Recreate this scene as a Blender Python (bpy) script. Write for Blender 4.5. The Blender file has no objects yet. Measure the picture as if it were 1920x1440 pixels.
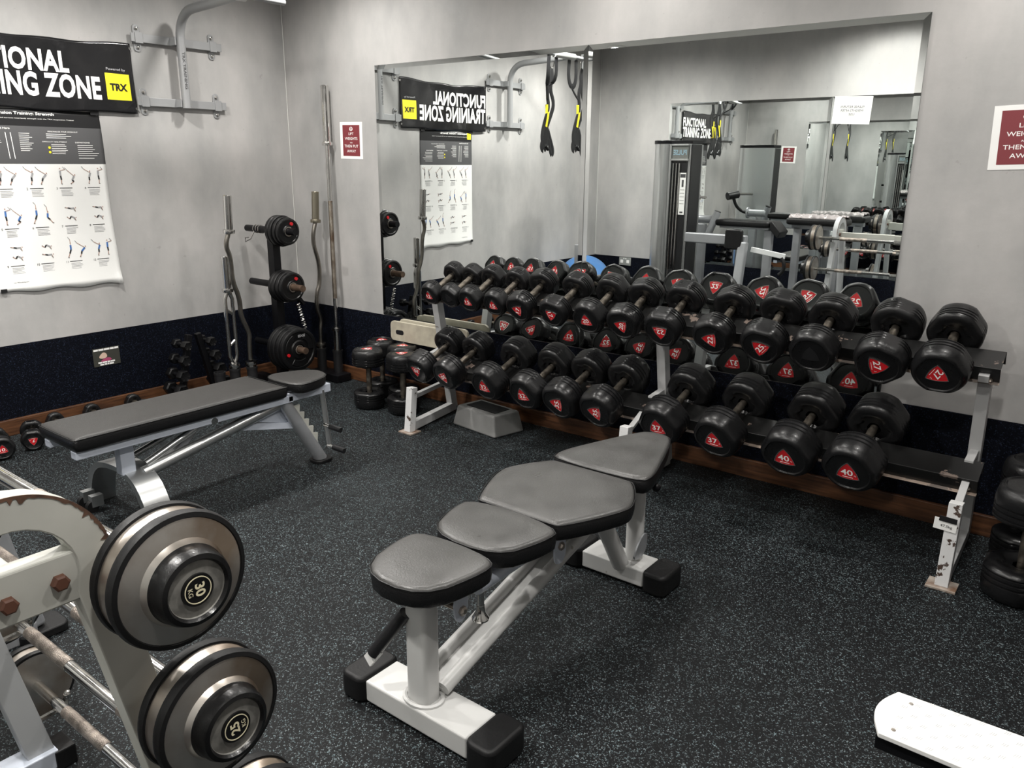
import bpy, bmesh, math, random
from mathutils import Vector, Matrix
random.seed(7)
C = bpy.context.scene.collection
SC = bpy.context.scene
PI = math.pi
R = math.radians

# ---------------------------------------------------------------- camera
cam_d = bpy.data.cameras.new('camera'); cam = bpy.data.objects.new('camera', cam_d); C.objects.link(cam)
YAW, PITCH, ROLL = R(37.840), R(15.582), R(0.409)
fw = Vector((-math.sin(YAW)*math.cos(PITCH), math.cos(YAW)*math.cos(PITCH), -math.sin(PITCH)))
rt = Vector((math.cos(YAW), math.sin(YAW), 0)); up = rt.cross(fw)
r2 = math.cos(ROLL)*rt + math.sin(ROLL)*up; u2 = -math.sin(ROLL)*rt + math.cos(ROLL)*up
M = Matrix((r2, u2, -fw)).transposed().to_4x4(); M.translation = Vector((4.833, -3.652, 1.5))
cam.matrix_world = M
cam_d.sensor_width = 36; cam_d.lens = 1491.3/1920*36; cam_d.clip_start = 0.02
SC.camera = cam
# ---------------------------------------------------------------- world, exposure
w = bpy.data.worlds.new('world'); SC.world = w; w.use_nodes = True
w.node_tree.nodes['Background'].inputs[0].default_value = (.5, .52, .55, 1)
w.node_tree.nodes['Background'].inputs[1].default_value = 0.02
SC.view_settings.view_transform = 'Standard'; SC.view_settings.look = 'None'
SC.view_settings.exposure = -0.55; SC.view_settings.gamma = 1.0; SC.view_settings.use_curve_mapping = False
SC.cycles.max_bounces = 12; SC.cycles.glossy_bounces = 8; SC.cycles.diffuse_bounces = 4
SC.cycles.sample_clamp_indirect = 6

CEIL = 2.75; BACK = -4.1; RIGHT = 6.4
LAMPS = [(.95, -.62, 1.0), (2.75, -.62, .8), (4.55, -.62, .85), (.95, -1.9, 1.9), (2.75, -2.0, .9), (4.55, -2.0, 1.0), (.85, -2.95, 2.3), (2.95, -3.50, 2.1), (4.55, -3.45, 1.15)]
LAMP_SPOTS = [(x, y) for x, y, k in LAMPS]; KEYS = {(x, y): k for x, y, k in LAMPS}
LAMP_POWER = 118.0
def lamp_light(x, y):
    d = bpy.data.lights.new('downlight_beam', 'SPOT'); d.shadow_soft_size = .06; d.spot_size = R(168); d.spot_blend = .75; d.energy = LAMP_POWER*KEYS[(x,y)]
    d.color = (1, .97, .925)
    o = bpy.data.objects.new('downlight_beam', d); C.objects.link(o); o.location = (x, y, CEIL-.035)
    return o

# ---------------------------------------------------------------- materials
MATS = {}
def nodes(name):
    m = bpy.data.materials.new(name); m.use_nodes = True; nt = m.node_tree
    return m, nt, nt.nodes['Principled BSDF']
def mat(name, col, rough=.5, metal=0., var=0., vscale=6., bump=0., bscale=80., spec=.5, rvar=0., col2=None, coat=0.):
    if name in MATS: return MATS[name]
    m, nt, b = nodes(name)
    b.inputs['Base Color'].default_value = (*col, 1); b.inputs['Roughness'].default_value = rough
    b.inputs['Metallic'].default_value = metal; b.inputs['Specular IOR Level'].default_value = spec
    b.inputs['Coat Weight'].default_value = coat
    tc = nt.nodes.new('ShaderNodeTexCoord')
    if var or col2:
        n = nt.nodes.new('ShaderNodeTexNoise'); n.inputs['Scale'].default_value = vscale; n.inputs['Detail'].default_value = 6
        nt.links.new(tc.outputs['Object'], n.inputs['Vector'])
        r = nt.nodes.new('ShaderNodeValToRGB'); nt.links.new(n.outputs[0], r.inputs[0])
        c2 = col2 if col2 else tuple(min(1, c*(1+var)) for c in col)
        c1 = col if col2 else tuple(c*(1-var) for c in col)
        r.color_ramp.elements[0].position = .35; r.color_ramp.elements[1].position = .65
        r.color_ramp.elements[0].color = (*c1, 1); r.color_ramp.elements[1].color = (*c2, 1)
        nt.links.new(r.outputs[0], b.inputs['Base Color'])
    if rvar:
        n = nt.nodes.new('ShaderNodeTexNoise'); n.inputs['Scale'].default_value = vscale*2; n.inputs['Detail'].default_value = 5
        nt.links.new(tc.outputs['Object'], n.inputs['Vector'])
        mr = nt.nodes.new('ShaderNodeMapRange'); nt.links.new(n.outputs[0], mr.inputs[0])
        mr.inputs[1].default_value = .3; mr.inputs[2].default_value = .7
        mr.inputs[3].default_value = max(.03, rough-rvar); mr.inputs[4].default_value = min(1, rough+rvar)
        nt.links.new(mr.outputs[0], b.inputs['Roughness'])
    if bump:
        n = nt.nodes.new('ShaderNodeTexNoise'); n.inputs['Scale'].default_value = bscale; n.inputs['Detail'].default_value = 4
        nt.links.new(tc.outputs['Object'], n.inputs['Vector'])
        bp = nt.nodes.new('ShaderNodeBump'); bp.inputs['Strength'].default_value = bump; bp.inputs['Distance'].default_value = .004
        nt.links.new(n.outputs[0], bp.inputs['Height']); nt.links.new(bp.outputs[0], b.inputs['Normal'])
    MATS[name] = m; return m
def chipped(name, col, under, rough=.45, amount=.6, scale=14., metal=0.):
    """paint that has come off in patches"""
    if name in MATS: return MATS[name]
    m, nt, b = nodes(name); tc = nt.nodes.new('ShaderNodeTexCoord')
    n = nt.nodes.new('ShaderNodeTexNoise'); n.inputs['Scale'].default_value = scale; n.inputs['Detail'].default_value = 9; n.inputs['Roughness'].default_value = .62
    nt.links.new(tc.outputs['Object'], n.inputs['Vector'])
    r = nt.nodes.new('ShaderNodeValToRGB'); r.color_ramp.interpolation = 'EASE'
    r.color_ramp.elements[0].position = amount; r.color_ramp.elements[1].position = amount+.015
    r.color_ramp.elements[0].color = (*col, 1); r.color_ramp.elements[1].color = (*under, 1)
    nt.links.new(n.outputs[0], r.inputs[0]); nt.links.new(r.outputs[0], b.inputs['Base Color'])
    b.inputs['Roughness'].default_value = rough; b.inputs['Metallic'].default_value = metal
    MATS[name] = m; return m
def speckled(name, base, speck, scale, thresh, rough=.6, bump=.3, spec=.5):
    m, nt, b = nodes(name); tc = nt.nodes.new('ShaderNodeTexCoord')
    dist = nt.nodes.new('ShaderNodeTexNoise'); dist.inputs['Scale'].default_value = scale*.45
    nt.links.new(tc.outputs['Object'], dist.inputs['Vector'])
    mx = nt.nodes.new('ShaderNodeMix'); mx.data_type = 'VECTOR'; mx.inputs[0].default_value = .006
    vadd = nt.nodes.new('ShaderNodeVectorMath'); vadd.operation = 'MULTIPLY_ADD'
    nt.links.new(dist.outputs[1], vadd.inputs[0]); vadd.inputs[1].default_value = (.012, .012, .012)
    nt.links.new(tc.outputs['Object'], vadd.inputs[2])
    v = nt.nodes.new('ShaderNodeTexVoronoi'); v.inputs['Scale'].default_value = scale
    nt.links.new(vadd.outputs[0], v.inputs['Vector'])
    nt.nodes.remove(mx)
    sep = nt.nodes.new('ShaderNodeSeparateColor'); nt.links.new(v.outputs['Color'], sep.inputs[0])
    # patches where the flecks are denser
    pn = nt.nodes.new('ShaderNodeTexNoise'); pn.inputs['Scale'].default_value = 2.2; pn.inputs['Detail'].default_value = 3
    nt.links.new(tc.outputs['Object'], pn.inputs['Vector'])
    ad = nt.nodes.new('ShaderNodeMath'); ad.operation = 'MULTIPLY_ADD'; ad.inputs[1].default_value = .13
    nt.links.new(pn.outputs[0], ad.inputs[0]); nt.links.new(sep.outputs[0], ad.inputs[2])
    gt = nt.nodes.new('ShaderNodeMapRange'); gt.inputs[1].default_value = thresh+.02; gt.inputs[2].default_value = thresh+.14
    nt.links.new(ad.outputs[0], gt.inputs[0])
    sc = nt.nodes.new('ShaderNodeMix'); sc.data_type = 'RGBA'
    sc.inputs[6].default_value = (*speck, 1); sc.inputs[7].default_value = (speck[0]*.75, speck[1]*.95, speck[2]*1.0, 1)
    nt.links.new(sep.outputs[1], sc.inputs[0])
    sv = nt.nodes.new('ShaderNodeMix'); sv.data_type = 'RGBA'
    nt.links.new(gt.outputs[0], sv.inputs[0]); sv.inputs[6].default_value = (*base, 1); nt.links.new(sc.outputs[2], sv.inputs[7])
    nt.links.new(sv.outputs[2], b.inputs['Base Color'])
    b.inputs['Roughness'].default_value = rough; b.inputs['Specular IOR Level'].default_value = spec
    bp = nt.nodes.new('ShaderNodeBump'); bp.inputs['Strength'].default_value = bump; bp.inputs['Distance'].default_value = .002
    nt.links.new(v.outputs['Distance'], bp.inputs['Height']); nt.links.new(bp.outputs[0], b.inputs['Normal'])
    MATS[name] = m; return m
def wood(name, c1, c2):
    m, nt, b = nodes(name); tc = nt.nodes.new('ShaderNodeTexCoord'); mp = nt.nodes.new('ShaderNodeMapping')
    mp.inputs['Scale'].default_value = (1, 1, 14); nt.links.new(tc.outputs['Object'], mp.inputs[0])
    n = nt.nodes.new('ShaderNodeTexNoise'); n.inputs['Scale'].default_value = 5; n.inputs['Detail'].default_value = 8
    nt.links.new(mp.outputs[0], n.inputs['Vector'])
    r = nt.nodes.new('ShaderNodeValToRGB'); r.color_ramp.elements[0].color = (*c1, 1); r.color_ramp.elements[1].color = (*c2, 1)
    r.color_ramp.elements[0].position = .35; r.color_ramp.elements[1].position = .65
    nt.links.new(n.outputs[0], r.inputs[0]); nt.links.new(r.outputs[0], b.inputs['Base Color']); b.inputs['Roughness'].default_value = .45
    MATS[name] = m; return m
def emis(name, col, s):
    m, nt, b = nodes(name); b.inputs['Base Color'].default_value = (0, 0, 0, 1)
    b.inputs['Emission Color'].default_value = (*col, 1); b.inputs['Emission Strength'].default_value = s
    MATS[name] = m; return m

WALL = None
def wall_mat():
    m, nt, b = nodes('grey_wall_paint'); tc = nt.nodes.new('ShaderNodeTexCoord')
    n = nt.nodes.new('ShaderNodeTexNoise'); n.inputs['Scale'].default_value = 1.7; n.inputs['Detail'].default_value = 7; n.inputs['Roughness'].default_value = .6
    mp = nt.nodes.new('ShaderNodeMapping'); mp.inputs['Scale'].default_value = (1.6, 1.6, .8)
    nt.links.new(tc.outputs['Object'], mp.inputs[0]); nt.links.new(mp.outputs[0], n.inputs['Vector'])
    r = nt.nodes.new('ShaderNodeValToRGB'); r.color_ramp.elements[0].position = .3; r.color_ramp.elements[1].position = .72
    r.color_ramp.elements[0].color = (.30, .30, .295, 1); r.color_ramp.elements[1].color = (.45, .435, .425, 1)
    nt.links.new(n.outputs[0], r.inputs[0])
    # small scuffs
    s = nt.nodes.new('ShaderNodeTexNoise'); s.inputs['Scale'].default_value = 24; s.inputs['Detail'].default_value = 3
    nt.links.new(tc.outputs['Object'], s.inputs['Vector'])
    sr = nt.nodes.new('ShaderNodeValToRGB'); sr.color_ramp.elements[0].position = .24; sr.color_ramp.elements[1].position = .28
    sr.color_ramp.elements[0].color = (.6, .59, .57, 1); sr.color_ramp.elements[1].color = (1, 1, 1, 1)
    nt.links.new(s.outputs[0], sr.inputs[0])
    mx = nt.nodes.new('ShaderNodeMix'); mx.data_type = 'RGBA'; mx.blend_type = 'MULTIPLY'; mx.inputs[0].default_value = .35
    nt.links.new(r.outputs[0], mx.inputs[6]); nt.links.new(sr.outputs[0], mx.inputs[7]); nt.links.new(mx.outputs[2], b.inputs['Base Color'])
    rr = nt.nodes.new('ShaderNodeMapRange'); rr.inputs[3].default_value = .36; rr.inputs[4].default_value = .6
    nt.links.new(n.outputs[0], rr.inputs[0]); nt.links.new(rr.outputs[0], b.inputs['Roughness'])
    bn = nt.nodes.new('ShaderNodeTexNoise'); bn.inputs['Scale'].default_value = 9; bn.inputs['Detail'].default_value = 8
    nt.links.new(tc.outputs['Object'], bn.inputs['Vector'])
    bp = nt.nodes.new('ShaderNodeBump'); bp.inputs['Strength'].default_value = .25; bp.inputs['Distance'].default_value = .01
    nt.links.new(bn.outputs[0], bp.inputs['Height']); nt.links.new(bp.outputs[0], b.inputs['Normal'])
    return m
WALL = wall_mat()
FLOOR = speckled('speckled_rubber_floor', (.0050, .0055, .0062), (.20, .225, .235), 370, .915, rough=.55, bump=.35, spec=.16)
DADO = speckled('speckled_rubber_wall', (.0020, .0026, .0055), (.018, .022, .04), 260, .90, rough=.6, bump=.3, spec=.10)
CEILM = mat('ceiling_paint', (.75, .74, .71), .8)
WOODM = wood('skirting_wood', (.045, .018, .008), (.115, .048, .020))
MIRROR = mat('mirror_glass', (.86, .89, .88), .0, 1.)
MIRBACK = mat('mirror_backing', (.08, .09, .09), .5)
RUB = mat('black_rubber', (.0055, .0055, .006), .33, bump=.12, bscale=160, rvar=.09, vscale=5, spec=.38, coat=.06)
RUBM = mat('matt_black_rubber', (.007, .007, .0075), .5, bump=.15, bscale=120, spec=.3)
BLK = mat('black_plastic', (.012, .012, .013), .35)
BLKM = mat('black_metal', (.004, .004, .005), .4, spec=.25)
RED = mat('red_badge', (.52, .012, .018), .25, coat=.4)
REDP = mat('maroon_print', (.19, .028, .035), .45)
WHT = mat('white_print', (.86, .85, .83), .5)
PAPER = mat('white_paper', (.84, .84, .82), .55)
YEL = mat('yellow_print', (.90, .78, .02), .45)
VINYL = mat('black_vinyl', (.008, .008, .009), .22, coat=.3, bump=1.0, bscale=7)
DKGREY = mat('dark_grey_print', (.055, .055, .058), .5)
LTGREY = mat('light_grey_print', (.35, .35, .36), .5)
HANDLE = mat('worn_steel_handle', (.17, .15, .125), .42, .9, var=.35, vscale=30, rvar=.1)
CHROME = mat('chrome', (.66, .65, .63), .14, 1., rvar=.06, vscale=12)
KNURL = mat('knurled_steel', (.38, .33, .29), .42, 1., var=.4, vscale=40, bump=.6, bscale=500)
STEEL = mat('tarnished_steel', (.62, .59, .55), .30, .9, col2=(.33, .26, .20), vscale=9)
SILV = mat('silver_paint', (.43, .44, .46), .30, .55, var=.06, vscale=9)
SILVB = mat('pale_frame_paint', (.56, .60, .68), .38, .15)
PALE = chipped('pale_grey_frame_paint', (.56, .56, .55), (.30, .28, .25), .38, .70, 22)
CREAM = chipped('chipped_cream_paint', (.50, .50, .45), (.10, .055, .035), .5, .655, 7)
CREAMC = mat('cream_paint', (.42, .42, .385), .42, var=.10, vscale=5)
RUST = mat('rusty_edge', (.045, .024, .016), .8, col2=(.12, .06, .035), vscale=60)
RACKG = chipped('rack_grey_paint', (.36, .36, .36), (.16, .14, .12), .42, .68, 16)
RACKW = chipped('rack_white_chipped', (.56, .56, .56), (.05, .03, .022), .5, .60, 18)
TRAY = chipped('worn_black_tray', (.005, .005, .005), (.13, .10, .085), .32, .615, 9, metal=.0)
TRAYR = chipped('rubbed_tray_flange', (.20, .17, .15), (.42, .33, .27), .45, .5, 12, metal=.3)
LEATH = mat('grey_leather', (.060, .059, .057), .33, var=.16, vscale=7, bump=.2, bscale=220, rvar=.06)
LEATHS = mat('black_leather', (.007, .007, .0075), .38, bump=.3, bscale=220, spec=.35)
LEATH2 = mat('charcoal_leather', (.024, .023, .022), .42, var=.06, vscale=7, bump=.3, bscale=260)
BLUEB = mat('blue_ball', (.05, .16, .38), .35)
BOARD = mat('cream_board', (.36, .33, .26), .55, var=.15, vscale=14)
STEPG = mat('grey_step_plastic', (.22, .22, .215), .5, var=.1, vscale=8)
CHEQ = mat('white_chequer_plate', (.80, .80, .78), .38, var=.06, vscale=30)
PLATEB = mat('plate_rubber', (.005, .005, .0055), .36, spec=.35)
ALU = mat('brushed_aluminium', (.60, .61, .61), .28, .9)

# ---------------------------------------------------------------- mesh helpers
W = {}
def fr(o, z, x=None):
    """frame matrix with origin o, local z along z"""
    z = Vector(z).normalized()
    if x is None: x = Vector((1, 0, 0)) if abs(z.x) < .9 else Vector((0, 1, 0))
    x = Vector(x); y = z.cross(x).normalized(); x = y.cross(z).normalized()
    m = Matrix((x, y, z)).transposed().to_4x4(); m.translation = Vector(o); return m
LEFTW = lambda y, z, d=.001: fr((d, y, z), (1, 0, 0), (0, 1, 0))          # drawing frame on the left wall
FARW = lambda x, z, d=.001: fr((x, -d, z), (0, -1, 0), (1, 0, 0))          # on the mirror wall
BACKW = lambda x, z, d=.001: fr((x, BACK+d, z), (0, 1, 0), (-1, 0, 0))     # on the wall behind
class MB:
    def __init__(s): s.bm = bmesh.new()
    def _mi(s, faces, mi):
        for f in faces: f.material_index = mi
    def box(s, c, d, m=None, mi=0, rot=None):
        v = []
        hx, hy, hz = d[0]/2, d[1]/2, d[2]/2
        T = Matrix.Translation(Vector(c))
        if rot is not None: T = T @ rot.to_4x4()
        if m is not None: T = m @ T
        for z in (-hz, hz):
            for x, y in ((-hx, -hy), (hx, -hy), (hx, hy), (-hx, hy)): v.append(s.bm.verts.new(T @ Vector((x, y, z))))
        fs = [s.bm.faces.new([v[i] for i in q]) for q in ((3, 2, 1, 0), (4, 5, 6, 7), (0, 1, 5, 4), (1, 2, 6, 5), (2, 3, 7, 6), (3, 0, 4, 7))]
        s._mi(fs, mi); return s
    def bar(s, p0, p1, wd, ht, mi=0, side=(1, 0, 0)):
        """rectangular bar between two points; wd along side"""
        p0, p1 = Vector(p0), Vector(p1); L = (p1-p0).length
        m = fr((p0+p1)/2, p1-p0, side); return s.box((0, 0, 0), (wd, ht, L), m, mi)
    def lathe(s, prof, m, n=32, mi=0, rf=None, close=True):
        """prof: list of (z, r) or (z, r, material index); rf(theta, i) scales a radius"""
        rings = []
        for i, p in enumerate(prof):
            z, r = p[0], p[1]
            if r < 1e-6: rings.append([s.bm.verts.new(m @ Vector((0, 0, z)))]); continue
            rings.append([s.bm.verts.new(m @ Vector((math.cos(2*PI*k/n)*r*(rf(2*PI*k/n, i) if rf else 1), math.sin(2*PI*k/n)*r*(rf(2*PI*k/n, i) if rf else 1), z))) for k in range(n)])
        for i in range(len(rings)-1):
            a, b = rings[i], rings[i+1]; q = prof[i+1][2] if len(prof[i+1]) > 2 else mi
            for k in range(n):
                k2 = (k+1) % n
                if len(a) == 1 and len(b) == 1: break
                if len(a) == 1: f = s.bm.faces.new((a[0], b[k], b[k2]))
                elif len(b) == 1: f = s.bm.faces.new((a[k], b[0], a[k2]))
                else: f = s.bm.faces.new((a[k], b[k], b[k2], a[k2]))
                f.material_index = q
        if close:
            for rr, q in ((rings[0], prof[0]), (rings[-1], prof[-1])):
                if len(rr) > 1:
                    f = s.bm.faces.new(rr); f.material_index = q[2] if len(q) > 2 else mi
        return s
    def cyl(s, p0, p1, r, n=20, mi=0, r2=None):
        p0, p1 = Vector(p0), Vector(p1)
        return s.lathe([(0, r), ((p1-p0).length, r2 if r2 else r)], fr(p0, p1-p0), n, mi)
    def tube(s, path, r, n=14, mi=0, ry=None, side=None, cyc=False):
        P = [Vector(p) for p in path]; N = len(P); ry = ry or r; rings = []
        prev = None
        for i in range(N):
            a = P[(i-1) % N] if (cyc or i > 0) else P[i]; b = P[(i+1) % N] if (cyc or i < N-1) else P[i]
            t = (b-a).normalized()
            if prev is None:
                x = Vector(side) if side else (Vector((0, 0, 1)) if abs(t.z) < .9 else Vector((1, 0, 0)))
            else: x = prev
            if side: x = Vector(side)
            x = (x - t*x.dot(t)).normalized(); y = t.cross(x); prev = x
            rings.append([s.bm.verts.new(P[i]+x*math.cos(2*PI*k/n)*r+y*math.sin(2*PI*k/n)*ry) for k in range(n)])
        for i in range(N if cyc else N-1):
            a, b = rings[i], rings[(i+1) % N]
            for k in range(n):
                f = s.bm.faces.new((a[k], a[(k+1) % n], b[(k+1) % n], b[k])); f.material_index = mi
        if not cyc:
            for q in (list(reversed(rings[0])), rings[-1]): s.bm.faces.new(q).material_index = mi
        return s
    def prism(s, poly, z0, z1, m=None, mi=0, holes=False):
        m = m or Matrix()
        a = [s.bm.verts.new(m @ Vector((x, y, z0))) for x, y in poly]; b = [s.bm.verts.new(m @ Vector((x, y, z1))) for x, y in poly]
        n = len(poly); fs = [s.bm.faces.new(list(reversed(a))), s.bm.faces.new(b)]
        for k in range(n): fs.append(s.bm.faces.new((a[k], a[(k+1) % n], b[(k+1) % n], b[k])))
        s._mi(fs, mi); return s
    def strip(s, outer, inner, z0, z1, m=None, mi=0, closed=False):
        """solid band between two outlines of equal length"""
        m = m or Matrix(); n = len(outer)
        V = [[s.bm.verts.new(m @ Vector((x, y, z))) for x, y in L] for L in (outer, inner) for z in (z0, z1)]
        o0, o1, i0, i1 = V; rng = range(n if closed else n-1)
        for k in rng:
            j = (k+1) % n
            for q in ((o0[k], o0[j], o1[j], o1[k]), (i0[j], i0[k], i1[k], i1[j]), (o1[k], o1[j], i1[j], i1[k]), (o0[j], o0[k], i0[k], i0[j])):
                s.bm.faces.new(q).material_index = mi
        if not closed:
            for k in (0, n-1): s.bm.faces.new((o0[k], o1[k], i1[k], i0[k])).material_index = mi
        return s
    def sphere(s, c, r, n=24, mi=0, sc=(1, 1, 1)):
        pr = [(-math.cos(PI*k/(n//2))*r*sc[2], math.sin(PI*k/(n//2))*r if 0 < k < n//2 else 0) for k in range(n//2+1)]
        m = Matrix.Translation(Vector(c)) @ Matrix.Diagonal((sc[0], sc[1], 1, 1)); return s.lathe(pr, m, n, mi, close=False)
    def line2d(s, pts, wd, m, z=0, mi=0, h=.0006):
        for a, b in zip(pts, pts[1:]):
            a, b = Vector(a), Vector(b); d = (b-a)
            if d.length < 1e-6: continue
            n = Vector((-d.y, d.x)).normalized()*wd/2
            s.prism([tuple(a-n), tuple(b-n), tuple(b+n), tuple(a+n)], z, z+h, m, mi)
        return s
    def build(s, name, mats, parent=None, smooth=35, bevel=0, bseg=2, subd=0, structure=False, split=False):
        bm = s.bm
        if split:      # one object for each separate piece
            bm.verts.index_update(); bm.verts.ensure_lookup_table(); seen = set(); isl = []
            for v in bm.verts:
                if v.index in seen: continue
                st_ = [v]; comp = []; seen.add(v.index)
                while st_:
                    a = st_.pop(); comp.append(a)
                    for e in a.link_edges:
                        o_ = e.other_vert(a)
                        if o_.index not in seen: seen.add(o_.index); st_.append(o_)
                isl.append(comp)
            box_ = lambda c: ([min(v.co[i] for v in c)-.001 for i in range(3)], [max(v.co[i] for v in c)+.001 for i in range(3)])
            merged = True
            while merged:
                merged = False
                for i in range(len(isl)):
                    for j in range(i+1, len(isl)):
                        A, B = box_(isl[i]), box_(isl[j])
                        if all(A[0][k] <= B[1][k] and B[0][k] <= A[1][k] for k in range(3)): isl[i] += isl[j]; del isl[j]; merged = True; break
                    if merged: break
            outs = []
            for comp in isl:
                ids = {v: k for k, v in enumerate(comp)}; mb = MB(); nv = [mb.bm.verts.new(v.co) for v in comp]
                for f_ in bm.faces:
                    if f_.verts[0] in ids: mb.bm.faces.new([nv[ids[v]] for v in f_.verts]).material_index = f_.material_index
                outs.append(mb.build(name, mats, parent, smooth, bevel, bseg, subd, structure))
            bm.free(); return outs[0]
        bmesh.ops.recalc_face_normals(bm, faces=bm.faces)
        me = bpy.data.meshes.new(name)
        if parent is not None: inv = W[parent].inverted(); base = W[parent]
        else:
            xs = [v.co for v in bm.verts]
            lo = Vector([min(c[i] for c in xs) for i in range(3)]); hi = Vector([max(c[i] for c in xs) for i in range(3)])
            base = Matrix.Translation(Vector(((lo.x+hi.x)/2, (lo.y+hi.y)/2, lo.z))); inv = base.inverted()
        bm.transform(inv); bm.to_mesh(me); bm.free()
        for m_ in (mats if isinstance(mats, (list, tuple)) else [mats]): me.materials.append(m_)
        o = bpy.data.objects.new(name, me); C.objects.link(o)
        if smooth:
            for p in me.polygons: p.use_smooth = True
            me.set_sharp_from_angle(angle=R(smooth))
        if parent is not None: o.parent = parent; W[o] = base
        else: o.matrix_world = base; W[o] = base
        if bevel:
            b = o.modifiers.new('bevel', 'BEVEL'); b.width = bevel; b.segments = bseg; b.limit_method = 'ANGLE'; b.angle_limit = R(40); b.harden_normals = False
        if subd:
            b = o.modifiers.new('subdivision', 'SUBSURF'); b.levels = subd; b.render_levels = subd
        if structure: o['kind'] = 'structure'
        return o
def tag(o, label, cat, group=None, kind=None):
    if label: o['label'] = label
    if cat: o['category'] = cat
    if group: o['group'] = group
    if kind: o['kind'] = kind
    return o
def thing(name, loc, label, cat, group=None, rot=None):
    o = bpy.data.objects.new(name, None); C.objects.link(o); o.empty_display_size = .1
    m = Matrix.Translation(Vector(loc))
    if rot is not None: m = m @ rot.to_4x4()
    o.matrix_world = m; W[o] = m; tag(o, label, cat, group); return o
def plabel(o, s): o['label'] = s; return o
def kids(o): return [c for c in bpy.data.objects if c.parent == o]
def dup(root, mat_world, label, group=None):
    r = root.copy(); C.objects.link(r); r.matrix_world = mat_world; W[r] = mat_world
    r['label'] = label
    if group: r['group'] = group
    for ch in kids(root):
        c = ch.copy(); C.objects.link(c); c.parent = r
        for g in kids(ch): d = g.copy(); C.objects.link(d); d.parent = c
    return r
TXC = {}
def text_polys(s, bold=0.0, space=1.0):
    """triangulated outlines of a string in the built-in face, normalised to its bounding box"""
    k = (s, bold, space)
    if k in TXC: return TXC[k]
    cu = bpy.data.curves.new('t', 'FONT'); cu.body = s; cu.offset = bold; cu.size = 1; cu.resolution_u = 3; cu.space_character = space; cu.space_line = .95
    cu.align_x = 'CENTER'
    o = bpy.data.objects.new('t', cu); C.objects.link(o)
    dg = bpy.context.evaluated_depsgraph_get(); me = bpy.data.meshes.new_from_object(o.evaluated_get(dg))
    vs = [(v.co.x, v.co.y) for v in me.vertices]; fs = [tuple(p.vertices) for p in me.polygons]
    bpy.data.objects.remove(o); bpy.data.curves.remove(cu); bpy.data.meshes.remove(me)
    x0, x1 = min(v[0] for v in vs), max(v[0] for v in vs); y0, y1 = min(v[1] for v in vs), max(v[1] for v in vs)
    TXC[k] = ([((x-(x0+x1)/2)/(x1-x0), (y-(y0+y1)/2)/(y1-y0)) for x, y in vs], fs, (x1-x0)/(y1-y0)); return TXC[k]
def add_text(mb, s, m, h, wd=None, c=(0, 0), z=0, mi=0, bold=0.0, ang=0, warp=None, space=1.0, maxw=None):
    vs, fs, asp = text_polys(s, bold, space); wd = wd or h*asp
    if maxw and wd > maxw: wd = maxw
    ca, sa = math.cos(ang), math.sin(ang); V = []
    for x, y in vs:
        X, Y = x*wd, y*h; p = (c[0]+X*ca-Y*sa, c[1]+X*sa+Y*ca); zz = z + (warp(*p) if warp else 0)
        V.append(mb.bm.verts.new(m @ Vector((p[0], p[1], zz))))
    for f in fs:
        try: mb.bm.faces.new([V[i] for i in f]).material_index = mi
        except ValueError: pass
def chaikin(P, it=2, closed=True):
    for _ in range(it):
        Q = []; n = len(P)
        for i in range(n if closed else n-1):
            a, b = P[i], P[(i+1) % n]
            Q += [tuple(a[k]*.75+b[k]*.25 for k in range(len(a))), tuple(a[k]*.25+b[k]*.75 for k in range(len(a)))]
        P = ([P[0]]+Q+[P[-1]]) if not closed else Q
    return P
def rrect(x0, x1, y0, y1, r, n=5):
    out = []
    for cx, cy, a in ((x1-r, y1-r, 0), (x0+r, y1-r, 90), (x0+r, y0+r, 180), (x1-r, y0+r, 270)):
        for k in range(n+1): t = R(a+90*k/n); out.append((cx+r*math.cos(t), cy+r*math.sin(t)))
    return out

# ================================================================ THE ROOM
T = .12
MB().box(((RIGHT)/2, BACK/2, -.05), (RIGHT+.4, -BACK+.4, .1)).build('floor', FLOOR, smooth=0, structure=True)
MB().box(((RIGHT)/2, BACK/2, CEIL+.05), (RIGHT+.4, -BACK+.4, .1)).build('ceiling', CEILM, smooth=0, structure=True)
MB().box((-T/2, BACK/2, CEIL/2), (T, -BACK+2*T, CEIL)).build('wall_left', WALL, smooth=0, structure=True)
MB().box((RIGHT/2, T/2, CEIL/2), (RIGHT, T, CEIL)).build('wall_far', WALL, smooth=0, structure=True)
MB().box((RIGHT/2, BACK-T/2, CEIL/2), (RIGHT, T, CEIL)).build('wall_near', WALL, smooth=0, structure=True)
MB().box((RIGHT+T/2, BACK/2, CEIL/2), (T, -BACK+2*T, CEIL)).build('wall_right', WALL, smooth=0, structure=True)
DZ = .503
MB().box((.004, BACK/2, DZ/2), (.008, -BACK, DZ)).build('trim_1', DADO, smooth=0, structure=True)
MB().box((RIGHT/2, -.004, DZ/2), (RIGHT-.02, .008, DZ)).build('trim_2', DADO, smooth=0, structure=True)
MB().box((RIGHT/2, BACK+.004, DZ/2), (RIGHT-.02, .008, DZ)).build('trim_3', DADO, smooth=0, structure=True)
MB().box((.018, BACK/2, .046), (.02, -BACK-.02, .092)).build('baseboard_left', WOODM, smooth=0, bevel=.003, structure=True)
MB().box((RIGHT/2, -.018, .046), (RIGHT-.06, .02, .092)).build('baseboard_far', WOODM, smooth=0, bevel=.003, structure=True)
MB().box((RIGHT/2, BACK+.018, .046), (RIGHT-.06, .02, .092)).build('baseboard_near', WOODM, smooth=0, bevel=.003, structure=True)
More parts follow.
